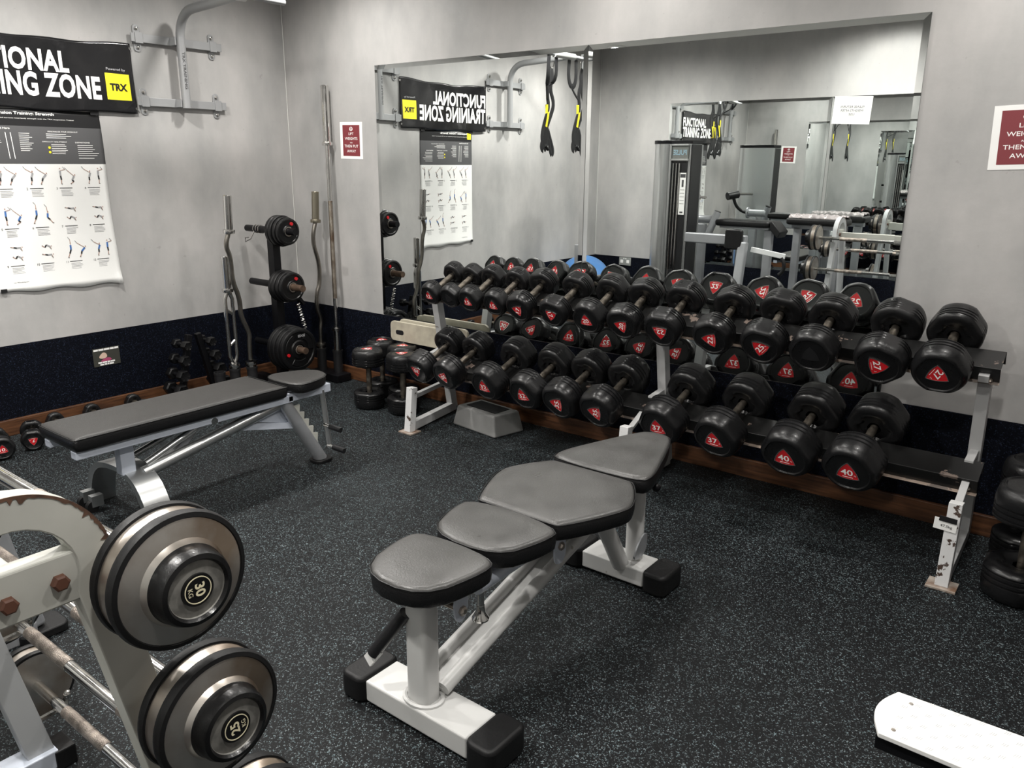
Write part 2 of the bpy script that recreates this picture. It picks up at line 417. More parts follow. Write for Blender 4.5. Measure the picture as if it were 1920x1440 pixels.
# lumpy filler bead down the two left corners
CAULK = mat('filler_bead', (.62, .62, .59), .5)
for i, yy in ((4, -.001), (5, BACK+.001)):
    b = MB(); sg = -1 if yy > -1 else 1
    b.tube([(.003+random.uniform(-.0012, .0012), yy+sg*.003, DZ+.01+k*(CEIL-DZ-.02)/60) for k in range(61)], .0028, 6)
    b.build('trim_%d' % i, CAULK, structure=True)

# mirrors: two bevelled sheets on each of the long walls
def mirror(x0, x1, z0, z1, wally, n, label):
    b = MB(); d = .026; th = .006; dz = .0011
    f = (FARW if n > 0 else BACKW)(0, 0, .0015)
    sx = 1 if n > 0 else -1
    X = sorted((x0*sx, x1*sx)); V = {}
    for k, (e, zz) in enumerate(((0, 0), (0, th-dz), (d, th))):
        V[k] = [b.bm.verts.new(f @ Vector(p)) for p in ((X[0]+e, z0+e, zz), (X[1]-e, z0+e, zz), (X[1]-e, z1-e, zz), (X[0]+e, z1-e, zz))]
    for k in (0, 1):
        for i in range(4): q = b.bm.faces.new((V[k][i], V[k][(i+1) % 4], V[k+1][(i+1) % 4], V[k+1][i])); q.material_index = 1-k
    b.bm.faces.new(V[2]); b.bm.faces.new(list(reversed(V[0]))).material_index = 1
    tag(b.build('wall_mirror', [MIRROR, MIRBACK], smooth=0), label, 'mirror', 'wall mirrors')
mirror(.90, 2.4735, DZ+.004, 2.073, 0, 1, 'large unframed wall mirror, the left half, above the smallest rack dumbbells')
mirror(2.4765, 4.05, DZ+.004, 2.073, 0, 1, 'large unframed wall mirror, the right half, above the heavier rack dumbbells')
mirror(.84, 2.445, DZ+.004, 2.085, 0, -1, 'left half of the mirror on the opposite wall, seen only by reflection')
mirror(2.448, 3.95, DZ+.004, 2.085, 0, -1, 'right half of the opposite wall mirror, carrying the white notice, seen by reflection')

# ceiling downlights
for i, (x, y) in enumerate(LAMP_SPOTS):
    t = thing('ceiling_light', (x, y, CEIL-.03), None, None)
    names = ('left', 'middle', 'right'); rows = ('along the mirror wall', 'over the middle of the floor', 'towards the wall behind')
    tag(t, 'round recessed downlight in the white ceiling, %s one %s' % (names[i % 3], rows[i//3]), 'ceiling light', 'round ceiling downlights')
    f = fr((x, y, CEIL-.002), (0, 0, -1))
    MB().lathe([(0, .055), (0, .09), (.008, .088), (.014, .07), (.006, .056), (0, .055)], f, 32, close=False).build('rim', WHT, t)
    MB().lathe([(0, 0), (0, .054), (.004, .054), (.004, 0)], f, 32, close=False).build('diffuser', emis('lamp_glow%d' % i, (1, .97, .92), 18) if i == 0 else MATS['lamp_glow0'], t)
    lamp_light(x, y)

# ================================================================ DUMBBELLS
def flat3(th, k=.925):
    best = 1.
    for j in range(3):
        d = (th-PI/2-PI/3-j*2*PI/3+PI) % (2*PI)-PI
        if abs(d) < PI/2: best = min(best, k/max(.2, math.cos(d)))
    return best
def head(mb, R_, hl, m, n=60):
    """one rubber head; local z runs outwards along the handle"""
    g = .045
    pr = [(.10, .24), (.10, .50), (.02, .60), (0, .70), (.03, .86), (.08, .95), (.13, .99), (.16, 1.), (.18, 1-g), (.205, 1-g), (.225, 1.),
          (.30, 1.), (.32, 1-g), (.345, 1-g), (.365, 1.), (.44, 1.), (.46, 1-g), (.485, 1-g), (.505, 1.), (.63, 1.), (.76, .985), (.87, .945), (.94, .885), (.985, .81), (.99, .76), (.955, .72), (.955, .3), (.955, 0)]
    grooves = {8, 9, 12, 13, 16, 17}
    def rf(th, i):
        k = flat3(th)
        if i in (1, 2): return k*k*k*.98
        if i >= 24: return .5+.5*k
        if i in grooves:
            dep = max(0, (k-.962)/.038); return k*(1+g/(1-g)*(1-dep))
        return k
    mb.lathe([(z*hl, r*R_) for z, r in pr], m, n, rf=rf, close=False)
def reuleaux(r, n=9):
    pts = []; L = r*math.sqrt(3)
    V = [(r*math.cos(R(90+120*k)), r*math.sin(R(90+120*k))) for k in range(3)]
    for k in range(3):
        a, b, o = V[k], V[(k+1) % 3], V[(k+2) % 3]
        a0 = math.atan2(a[1]-o[1], a[0]-o[0]); a1 = math.atan2(b[1]-o[1], b[0]-o[0])
        d = (a1-a0+PI) % (2*PI)-PI
        # flatter sides than a true reuleaux triangle
        for j in range(n):
            t = j/n; px, py = o[0]+L*math.cos(a0+d*t), o[1]+L*math.sin(a0+d*t); qx, qy = a[0]*(1-t)+b[0]*t, a[1]*(1-t)+b[1]*t
            pts.append((px*.62+qx*.38, py*.62+qy*.38))
    return pts
PROTO = {}
def dumbbell_proto(R_, hl, num, small, gap=.156, badge=True, badges_off=()):
    """built about the world origin with the handle along local Y (front end at -Y)"""
    root = bpy.data.objects.new('dumbbell', None); C.objects.link(root); W[root] = Matrix(); root['category'] = 'dumbbell'
    h2 = gap/2
    MB().lathe([(-h2-.02, .0155), (-h2*.98, .0155), (-h2*.95, .0175), (-h2*.6, .0165), (0, .0178), (h2*.6, .0165), (h2*.95, .0175), (h2*.98, .0155), (h2+.02, .0155)], fr((0, 0, 0), (0, 1, 0)), 18).build('handle', HANDLE, root)
    for sy in (-1, 1):
        f = fr((0, sy*h2, 0), (0, sy, 0), (1, 0, 0) if sy < 0 else (-1, 0, 0))
        # keep local +y of the face frame pointing up
        up_ = f.to_3x3() @ Vector((0, 1, 0))
        if up_.z < 0: f = f @ Matrix.Rotation(PI, 4, 'Z')
        b = MB(); head(b, R_, hl, f); hd = b.build('weight_head', RUB, root, smooth=42)
        r = R_*.42; z = hl*.955; off = -.02*R_
        P = [(x, y+off) for x, y in reuleaux(r)]; Q = [(x*1.1, (y-off)*1.1+off) for x, y in P]
        if badge and sy not in badges_off:
            b = MB(); b.prism(P, z-.001, z+.0022, f); b.strip(Q, P, z-.001, z+.0034, f, mi=1, closed=True)
            bd = b.build('badge', [RED, CHROME], hd, smooth=30)
            b = MB(); add_text(b, num, f, r*.62, wd=r*(.98 if len(num) > 1 else .5), c=(-.06*r if small else 0, off+.02*r), z=z+.0028, bold=.015)
            if small: add_text(b, small, f, r*.17, c=(r*.60, off-.20*r), z=z+.0028, maxw=r*.3)
            b.prism([(-.42*r, off-.46*r), (.42*r, off-.46*r), (.42*r, off-.49*r), (-.42*r, off-.49*r)], z+.0022, z+.0028, f)
            b.build('number', WHT, hd, smooth=0)
        else:
            b = MB(); b.prism(P, z-.002, z+.0012, f); b.build('blank_recess', BLK, hd, smooth=30)
    return root
def place_dumbbell(spec, loc, tilt, roll, yaw, label, group, base=None):
    """tilt: front end drops; roll about the handle; yaw in plan"""
    m = base if base is not None else Matrix.Translation(Vector(loc)) @ Matrix.Rotation(yaw, 4, 'Z') @ Matrix.Rotation(tilt, 4, 'X') @ Matrix.Rotation(roll, 4, 'Y')
    if spec not in PROTO:
        o = dumbbell_proto(*spec); PROTO[spec] = o; o.matrix_world = m; W[o] = m; o['label'] = label; o['group'] = group; return o
    return dup(PROTO[spec], m, label, group)

TU, TL = R(26), R(24)
CU, CL = Vector((0, -.290, .831)), Vector((0, -.390, .432))
S12 = (.068, 0.076, '12', '.5', .136); S15 = (.074, 0.080, '15', 'kg', .136); S17 = (.082, 0.088, '17', '.5', .136); S20 = (.088, 0.093, '20', 'kg', .136)
S22 = (.093, 0.098, '22', '.5', .136); S25 = (.097, 0.104, '25', 'kg', .136); S27 = (.101, 0.110, '27', '.5', .136)
S30 = (.093, 0.114, '30', 'kg', .136); S32 = (.102, 0.118, '32', '.5', .136); S35 = (.103, 0.123, '35', 'kg', .136); S37 = (.108, 0.130, '37', '.5', .136); S40 = (.113, 0.138, '40', 'kg', .136)
def blank(s): return s+(True, (-1,))
UP = [(1.722, S12, 0, 'a red badge reading 12'), (1.868, blank(S12), 20, 'no badge, just right of the 12'), (2.014, S15, 0, 'a red 15 badge, left-hand of the two 15s'),
      (2.190, S15, 0, 'a red 15 badge, right-hand of the two 15s'), (2.360, S17, 72, 'sideways red 17 badge, left-hand of the two 17s'), (2.575, S17, -75, 'downward red 17 badge, right-hand of the two 17s'),
      (2.786, S20, 0, 'an upright red 20 badge'), (2.977, S20, 72, 'a red 20 badge turned on its side'), (3.187, S22, 178, 'an upside-down red 22 badge'),
      (3.430, S22, 85, 'a red 22 badge reading upwards'), (3.652, S25, 50, 'a red 25 badge tilted over'), (3.864, blank(S25), 0, 'no badge, between the 25 and 27'),
      (4.120, S27, -82, 'a red 27 badge reading downwards'), (4.332, S27, 240, 'an upturned red 27 badge, at the right end')]
LO = [(1.750, S30, 172, 'an upside-down red 30 badge, at the left end'), (1.962, S30, 205, 'an upside-down red 30 badge, second from left end'), (2.250, S32, 0, 'a red 32 badge, left-hand of the two 32s'),
      (2.505, S32, 8, 'a red 32 badge, right-hand of the two 32s'), (2.722, S35, 78, 'a red 35 badge, left-hand of the two 35s'), (2.943, S35, 78, 'a red 35 badge, right-hand of the two 35s'),
      (3.276, S37, 2, 'a red 37 badge, left-hand of the two 37s'), (3.550, S37, 0, 'a red 37 badge, right-hand of the two 37s'), (3.857, S40, 0, 'a red 40 badge, left-hand of the two 40s'), (4.106, S40, 0, 'a red 40 badge, right-hand of the two 40s')]
rnd = random.Random(3)
for row, cen, tl, nm in ((UP, CU, TU, 'upper'), (LO, CL, TL, 'lower')):
    for i, (x, sp, roll, txt) in enumerate(row):
        yaw = R(rnd.uniform(-1.2, 1.2)) - (R(4) if nm == 'lower' else 0)
        place_dumbbell(sp, (x, cen.y, cen.z), tl, R(-roll), yaw, 'rubber dumbbell on %s tray with %s' % (nm, txt), 'rubber dumbbells on the %s tray of the rack' % nm)

# ---------------------------------------------------------------- the dumbbell rack
rk = thing('dumbbell_rack', (3.1, -.4, 0), 'long two-tier grey steel dumbbell rack with worn black trays in front of the mirror', 'dumbbell rack')
for cen, tl, lp in ((CU, TU, 'black upper tray with rubbed edges'), (CL, TL, 'black lower tray, dusty and rusty at the right end')):
    rot = Matrix.Rotation(tl, 3, 'X'); b = MB()
    fm = Matrix.Translation(cen) @ rot.to_4x4()
    X0, X1 = 1.645, 4.515; xc = (X0+X1)/2; L = X1-X0
    z0 = -.044 if cen is CL else -.031
    b.box((xc, .003, z0-.002), (L, .112, .004), fm)                       # tray plate
    b.box((xc, -.0515, z0-.032), (L, .004, .060), fm)                     # front lip
    b.box((xc, .0575, z0-.03), (L, .004, .056), fm)
    b.box((xc, -.0580, z0-.064), (L, .018, .004), fm, mi=1)               # bottom flange
    plabel(b.build('tray', [TRAY, TRAYR], rk, smooth=0, bevel=.0015), lp)
for xf, xr in ((1.712, 1.628), (3.105, 3.105), (4.475, 4.465)):
    wd = .045; yt = -.562 if xf < 2 else -.560; zt_ = .262 if xf < 2 else .325
    b = MB(); b.bar((xf, -.590, .006), (xf, yt, zt_), wd, .045)
    plabel(b.build('front_leg', RACKW, rk, smooth=0, bevel=.002), 'white front leg with chipped paint')
    if xf > 2: b = MB(); b.bar((xf, yt+.02, zt_-.03), (xf, -.385, .366), wd*.6, .015); b.build('lower_bracket', RACKG, rk, smooth=0, bevel=.002)
    else: b = MB(); b.bar((xf, yt, .205), (xr, -.165, .205), wd*.6, .025); b.build('side_strut', RACKG, rk, smooth=0, bevel=.002)
    b = MB(); b.bar((xr, -.130, .03), (xr, -.262, .765), wd, .05); b.build('rear_post', RACKG, rk, smooth=0, bevel=.002)
    b = MB(); b.bar((xr, -.20, .42), (max(xr, 1.655), -.335, .405), wd*.7, .025); b.build('cross_strut', RACKG, rk, smooth=0, bevel=.002)
    b = MB(); b.bar((xf, -.57, .035), (xr, -.12, .035), wd*.9, .05); b.build('base_rail', RACKG, rk, smooth=0, bevel=.002)
    b = MB(); b.box((xf, -.590, .004), (.10, .085, .008)); plabel(b.build('foot_plate', mat('rusty_foot', (.34, .30, .26), .6, col2=(.14, .08, .05), vscale=20), rk, smooth=0, bevel=.001), 'rusty square foot plate')
    b = MB(); b.bar((max(xr, 1.66), -.255, .762), (max(xr, 1.66), -.325, .735), wd*.8, .03); b.build('upper_bracket', RACKG, rk, smooth=0, bevel=.002)
# bolts on the right-hand tabs
b = MB()
for cen, tl in ((CU, TU), (CL, TL)):
    fm = Matrix.Translation(cen) @ Matrix.Rotation(tl, 4, 'X')
    b.lathe([(0, .009), (.006, .009), (.009, .004)], fm @ fr((4.485, -.0580, -.088), (0, 0, 1)), 10)
b.build('bolt', STEEL, rk, split=True)
b = MB(); lf = fr((4.455, -.5935, .245), (0, -.996, -.09), (1, 0, 0)); lf = lf @ Matrix.Rotation(R(-3), 4, 'Z')
tgl = tag(MB().box((0, 0, .0), (.075, .045, .0015), lf @ Matrix.Translation((0,0,.006))).build('weight_label', PAPER, smooth=0), 'white paper label reading 47.5kg hanging on the right front leg of the rack', 'label')
b = MB(); add_text(b, '47.5kg', lf, .014, c=(.004, -.006), z=.0072, bold=.01); b.build('lettering', DKGREY, tgl, smooth=0)
b = MB(); b.box((.006, .024, .0085), (.058, .02, .003), lf); b.build('tape', BLK, tgl, smooth=0)

# ---------------------------------------------------------------- standing dumbbells at both ends of the rack
def stand_db(spec, x, y, yaw, label, group):
    R_, hl, gap = spec[0], spec[1], spec[4]; z = gap/2+hl
    m = Matrix.Translation((x, y, z)) @ Matrix.Rotation(yaw, 4, 'Z') @ Matrix.Rotation(-PI/2, 4, 'X')
    return place_dumbbell(spec, None, 0, 0, 0, label, group, base=m)
G1 = 'dumbbells standing on end left of the rack'
SU = (.100, .112, '42', '.5', .156)
stand_db(SU, 1.165, -.395, R(20), 'black dumbbell standing on end by the skirting, frontmost at the far left of the group', G1)
stand_db(SU, 1.035, -.160, R(60), 'black dumbbell standing on end behind the front left one, against the wall', G1)
stand_db(SU, 1.415, -.345, R(-15), 'black dumbbell standing on end close beside the left leg of the rack', G1)
stand_db(SU, 1.265, -.192, R(40), 'black dumbbell standing on end in front of the cream boards', G1)
G2 = 'dumbbells standing on end right of the rack'
SR = (.125, .135, '45', 'kg', .156)
stand_db(SR, 4.700, -.500, R(30), 'big black dumbbell standing on end at the right edge of the photo, the nearer one', G2)
stand_db(SR, 4.690, -.190, R(0), 'big black dumbbell standing on end at the right edge, behind the nearer one', G2)

# cream boards on edge against the mirror wall, grey step under the rack
for i, (x0, x1, y, z1, lb) in enumerate(((1.10, 1.62, -.118, .510, 'front one of the two cream boards on edge, resting on the standing dumbbells'), (1.16, 1.74, -.094, .525, 'rear one of the two cream boards on edge, nearer the mirror wall'))):
    P = rrect(x0, x1, .3815, z1, .03); b = MB(); b.prism([(a, c) for a, c in P], 0, .018, fr((0, y, 0), (0, -1, 0), (1, 0, 0)))
    o = tag(b.build('cream_board', BOARD, smooth=30, bevel=.003), lb, 'board', 'cream boards behind the rack')
    b = MB(); b.prism(rrect(x0+.05, x0+.12, z1-.085, z1-.055, .014), .0178, .019, fr((0, y, 0), (0, -1, 0), (1, 0, 0))); b.build('hand_hole', BLK, o, smooth=0)
b = MB()
f0 = [(1.80, -.325), (2.165, -.375), (2.215, -.16), (1.85, -.115)]; f1 = [(1.835, -.315), (2.145, -.358), (2.185, -.175), (1.87, -.135)]
A = [b.bm.verts.new((x, y, .0)) for x, y in f0]; B = [b.bm.verts.new((x, y, .125)) for x, y in f1]
b.bm.faces.new(A[::-1]); b.bm.faces.new(B)
for k in range(4): b.bm.faces.new((A[k], A[(k+1) % 4], B[(k+1) % 4], B[k]))
st = tag(b.build('step_block', STEPG, smooth=0, bevel=.012, bseg=3), 'low grey plastic step block on the floor under the left end of the rack', 'step')
b = MB(); b.prism([(-.12, -.06), (.12, -.06), (.12, .06), (-.12, .06)], 0, .004, fr((2.01, -.245, .1245), (0, 0, 1), (1, -.12, 0))); b.build('grip_mat', RUBM, st, smooth=0, bevel=.002)

# ================================================================ NEAR BENCH (multi-pad)
nb = thing('weight_bench', (3.48, -1.75, 0), 'near adjustable bench with four separate grey pads on a pale grey steel frame', 'bench')
def pad(parent, name, outline, z0, z1, top, side, lbl=None, smooth_it=2, tilt=None, piping=True, pname='piping'):
    P = chaikin(outline, smooth_it); b = MB(); n = len(P)
    cx = sum(p[0] for p in P)/n; cy = sum(p[1] for p in P)/n
    def ring(k, z, dz=0): return [b.bm.verts.new((cx+(x-cx)*k, cy+(y-cy)*k, z+(tilt(x, y) if tilt else 0))) for x, y in P]
    H = z1-z0
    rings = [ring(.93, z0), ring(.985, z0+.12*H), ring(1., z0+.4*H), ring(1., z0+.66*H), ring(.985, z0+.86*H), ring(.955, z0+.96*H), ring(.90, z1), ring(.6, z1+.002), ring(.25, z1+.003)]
    for i in range(len(rings)-1):
        for k in range(n):
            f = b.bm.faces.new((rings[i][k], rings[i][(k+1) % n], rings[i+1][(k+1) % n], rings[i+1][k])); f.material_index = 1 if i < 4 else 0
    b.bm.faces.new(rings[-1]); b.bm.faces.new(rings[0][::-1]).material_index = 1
    o = b.build(name, [top, side], parent, smooth=60)
    if lbl: plabel(o, lbl)
    if piping:
        b = MB(); b.tube([(cx+(x-cx)*1.0, cy+(y-cy)*1.0, z0+.86*H+(tilt(x, y) if tilt else 0)) for x, y in P], .0022, 6, cyc=True); b.build(pname, side, o)
    return o
PT = .482
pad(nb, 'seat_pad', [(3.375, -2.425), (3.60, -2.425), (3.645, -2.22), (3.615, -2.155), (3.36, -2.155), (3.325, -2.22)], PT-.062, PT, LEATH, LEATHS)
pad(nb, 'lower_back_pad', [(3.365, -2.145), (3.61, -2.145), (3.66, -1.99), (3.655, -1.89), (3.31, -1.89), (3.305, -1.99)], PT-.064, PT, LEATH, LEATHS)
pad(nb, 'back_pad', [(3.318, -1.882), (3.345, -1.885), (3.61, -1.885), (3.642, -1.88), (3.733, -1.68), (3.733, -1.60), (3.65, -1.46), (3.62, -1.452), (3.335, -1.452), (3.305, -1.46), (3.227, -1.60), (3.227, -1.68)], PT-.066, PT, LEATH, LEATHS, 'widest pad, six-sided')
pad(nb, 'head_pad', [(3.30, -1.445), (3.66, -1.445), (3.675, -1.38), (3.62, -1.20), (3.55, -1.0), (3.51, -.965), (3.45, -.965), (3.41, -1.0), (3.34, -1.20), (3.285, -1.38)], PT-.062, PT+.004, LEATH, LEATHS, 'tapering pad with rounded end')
BX = 3.49
# bases
for nm, y, x0, x1 in (('front_base', -2.30, 3.31, 3.69), ('rear_base', -1.25, 3.36, 3.62)):
    b = MB(); b.box(((x0+x1)/2, y, .043), (x1-x0, .125, .066)); b.build(nm, PALE, nb, smooth=0, bevel=.006, bseg=3)
    for sx, xe in ((-1, x0), (1, x1)):
        b = MB(); xo = xe+sx*.095
        P = rrect(min(xe, xo), max(xe, xo), y-.078, y+.078, .028); b.prism(P, .0, .082)
        plabel(b.build('end_cap', RUBM, nb, smooth=40, bevel=.012, bseg=3), 'black rubber end cap')
# front post, sloping main rail, rear supports
b = MB(); P = rrect(-.038, .038, -.032, .032, .016, 5); b.prism(P, .07, .405, Matrix.Translation((BX, -2.31, 0))); b.build('front_post', PALE, nb, smooth=50)
b = MB(); b.tube([(BX+.058*math.cos(a), -2.31+.046*math.sin(a), .079) for a in [2*PI*k/24 for k in range(24)]], .007, 6, cyc=True); b.build('weld_bead', PALE, nb)
b = MB(); P = rrect(-.039, .039, -.033, .033, .016, 5); b.prism(P, .395, .412, Matrix.Translation((BX, -2.31, 0))); plabel(b.build('post_cap', BLK, nb, smooth=40, bevel=.003), 'black cap on top of the front post')
for sx in (-1, 1):
    b = MB(); b.cyl((BX+sx*.040, -2.275, .10), (BX+sx*.040, -1.47, .335), .021); b.build('main_rail', PALE, nb)
b = MB(); b.bar((BX, -2.275, .094), (BX, -1.47, .329), .078, .012); b.bar((BX, -1.60, .30), (BX, -1.50, .425), .07, .05); b.build('web_plate', PALE, nb, smooth=0)
b = MB(); b.tube([(BX+.062, -2.16, .372), (BX+.062, -1.84, .382)], .025, 18); b.build('pad_support_tube', SILVB, nb)
for sx in (-1, 1):
    b = MB(); hp = chaikin([(-.03, -.05), (.03, -.05), (.03, .03), (0, .055), (-.03, .03)], 2); b.prism(hp, -.003, .003, fr((BX+sx*.092, -1.795, .350), (sx, 0, 0), (0, 1, 0))); b.build('hinge_plate', SILVB, nb, smooth=30)
    b = MB(); b.prism(chaikin([(-.025, -.055), (.02, -.055), (.03, .03), (-.03, .03)], 2), -.003, .003, fr((BX+sx*.092, -2.255, .378), (sx, 0, 0), (0, 1, 0))); b.build('seat_bracket', SILVB, nb, smooth=30)
b = MB()
for y, z in ((-1.795, .360), (-2.255, .355)):
    b.cyl((BX-.10, y, z), (BX+.105, y, z), .009, 12); b.lathe([(0, .014), (.008, .014), (.012, .008)], fr((BX+.095, y, z), (1, 0, 0)), 6)
b.build('pivot_bolt', STEEL, nb, split=True)
b = MB(); b.cyl((BX+.062, -2.14, .36), (BX+.062, -2.14, .30), .011, 14); b.lathe([(0, .012), (.02, .014), (.035, .022), (.04, .025), (.045, .024)], fr((BX+.062, -2.14, .305), (0, 0, -1)), 20); plabel(b.build('pull_pin', CHROME, nb), 'chrome trumpet-shaped pull pin')
b = MB(); b.cyl((BX-.03, -2.34, .34), (BX-.115, -2.385, .205), .018, 18); plabel(b.build('carry_handle', BLK, nb), 'black sloping grip')
b = MB(); b.bar((BX-.10, -2.378, .222), (BX-.13, -2.392, .178), .035, .008); b.build('handle_tab', PALE, nb, smooth=0)
b = MB(); b.cyl((BX+.02, -1.50, .41), (BX+.03, -1.30, .07), .032, 20); b.build('sloping_leg', PALE, nb)
b = MB(); b.cyl((BX+.05, -1.235, .36), (BX+.05, -1.235, .07), .033, 20); b.build('rear_post', PALE, nb)
b = MB(); b.cyl((BX+.05, -1.235, .355), (BX+.05, -1.235, .43), .024, 16); plabel(b.build('sleeve', BLK, nb), 'black telescoping sleeve')
b = MB(); b.prism(chaikin([(-.04, -.03), (.05, -.03), (.06, .05), (.03, .06), (-.02, .02)], 2), -.003, .003, fr((BX+.09, -1.275, .13), (1, 0, 0), (0, 1, 0))); b.build('latch_plate', SILV, nb, smooth=30)
b = MB(); b.cyl((BX+.07, -1.235, .40), (BX+.115, -1.225, .375), .012, 12); b.sphere((BX+.12, -1.224, .372), .017, 14); b.build('side_knob', BLKM, nb)

# ================================================================ FAR BENCH
fb = thing('weight_bench', (1.58, -1.8, 0), 'far long flat bench with a charcoal pad and small round-ended seat, near the left wall', 'bench')
FX = 1.575
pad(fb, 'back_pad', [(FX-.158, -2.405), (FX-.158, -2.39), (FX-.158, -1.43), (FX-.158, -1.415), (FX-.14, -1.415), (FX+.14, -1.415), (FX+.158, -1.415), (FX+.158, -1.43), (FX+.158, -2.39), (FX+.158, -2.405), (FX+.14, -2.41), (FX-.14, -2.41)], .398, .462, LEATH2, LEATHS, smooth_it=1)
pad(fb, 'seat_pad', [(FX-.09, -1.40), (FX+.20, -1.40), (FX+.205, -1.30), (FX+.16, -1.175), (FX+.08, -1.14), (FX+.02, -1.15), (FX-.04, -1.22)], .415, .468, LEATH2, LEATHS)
b = MB(); b.box((FX+.115, -1.885, .382), (.045, 1.03, .034)); b.box((FX-.115, -1.885, .382), (.045, 1.03, .034)); b.box((FX, -2.2, .38), (.2, .05, .03)); b.build('pad_rail', SILVB, fb, smooth=0, bevel=.004, split=True)
b = MB(); b.box((FX+.115, -1.27, .390), (.045, .26, .044)); b.build('seat_rail', SILVB, fb, smooth=0, bevel=.004)
b = MB(); b.box((FX+.055, -2.175, .30), (.05, .06, .15)); b.build('front_post', SILVB, fb, smooth=0, bevel=.003)
arch = chaikin([(-.31, -.01), (-.30, .10), (-.22, .215), (-.08, .245), (.06, .245), (.16, .20), (.225, .10), (.245, -.01)], 2, False)
ain = [(x*.88-.003, z-.022 if i not in (0, len(arch)-1) else z) for i, (x, z) in enumerate(arch)]
b = MB(); b.strip([(x, max(0, z)) for x, z in arch], [(x, max(0, z)) for x, z in ain], -.055, .055, fr((FX, -2.14, 0), (0, -1, 0), (1, 0, 0))); plabel(b.build('arched_foot', ALU, fb, smooth=45, bevel=.006), 'arched brushed metal front foot')
b = MB(); b.tube([(FX+.085, -2.12, .215), (FX+.085, -1.43, .352)], .027, 18); b.build('main_tube', ALU, fb)
b = MB(); b.tube([(FX+.10, -1.41, .375), (FX+.10, -1.20, .012)], .033, 20); b.build('rear_leg', SILV, fb)
b = MB(); b.prism(rrect(-.05, .05, -.055, .055, .04), 0, .018, Matrix.Translation((FX+.10, -1.20, 0))); b.build('rubber_foot', RUBM, fb, smooth=40, bevel=.004)
b = MB(); b.bar((FX+.06, -1.66, .295), (FX+.08, -1.33, .225), .03, .03); b.prism([(-1.60, .31), (-1.42, .35), (-1.33, .235)], -.004, .004, fr((FX+.07, 0, 0), (1, 0, 0), (0, 1, 0))); b.build('gusset', SILVB, fb, smooth=0)
tp = [(0, 0)]+[(p, q) for k in range(5) for p, q in ((.02+k*.05, .035), (.05+k*.05, .012))]+[(.28, 0), (.28, -.015), (0, -.015)]
b = MB(); b.prism(tp, -.005, .005, fr((FX+.11, -1.36, .335), (1, 0, 0), (0, .50, -.866))); plabel(b.build('toothed_plate', mat('pale_steel', (.62, .62, .56), .4, .3), fb, smooth=0), 'pale toothed adjuster plate')
for nm, a, c, r in (('strut', (FX-.02, -2.12, .26), (FX-.02, -1.80, .355), .014), ('strut', (FX+.075, -2.10, .25), (FX+.075, -1.86, .345), .016), ('link_bar', (FX+.125, -1.19, .385), (FX+.135, -1.165, .075), .014)):
    b = MB(); b.cyl(a, c, r, 14); b.build(nm, ALU, fb)
b = MB(); b.strip([(-2.08, .22), (-1.95, .26), (-1.86, .335), (-1.72, .375)], [(-2.07, .20), (-1.93, .24), (-1.84, .315), (-1.70, .36)], -.02, .02, fr((FX+.03, 0, 0), (1, 0, 0), (0, 1, 0))); b.build('ladder_bracket', SILV, fb, smooth=0)
for z, y in ((.20, -1.19), (.085, -1.175)):
    b = MB(); b.cyl((FX+.13, y, z), (FX+.20, y+.015, z-.01), .009, 12, mi=1); b.cyl((FX+.165, y+.008, z-.005), (FX+.235, y+.02, z-.014), .014, 14); plabel(b.build('hand_grip', [BLK, CHROME], fb), 'short black grip')
b = MB(); b.cyl((FX+.12, -1.80, .376), (FX+.14, -1.80, .376), .016, 16); b.cyl((FX+.09, -1.20, .39), (FX+.11, -1.20, .39), .014, 14); b.build('pivot_bolt', CHROME, fb, split=True)
for x in (FX-.26, FX-.18):
    b = MB(); b.cyl((x-.012, -2.235, .026), (x+.012, -2.235, .026), .026, 20, mi=1); b.box((x, -2.215, .05), (.034, .05, .05)); b.build('caster', [ALU, RUBM], fb, smooth=30)

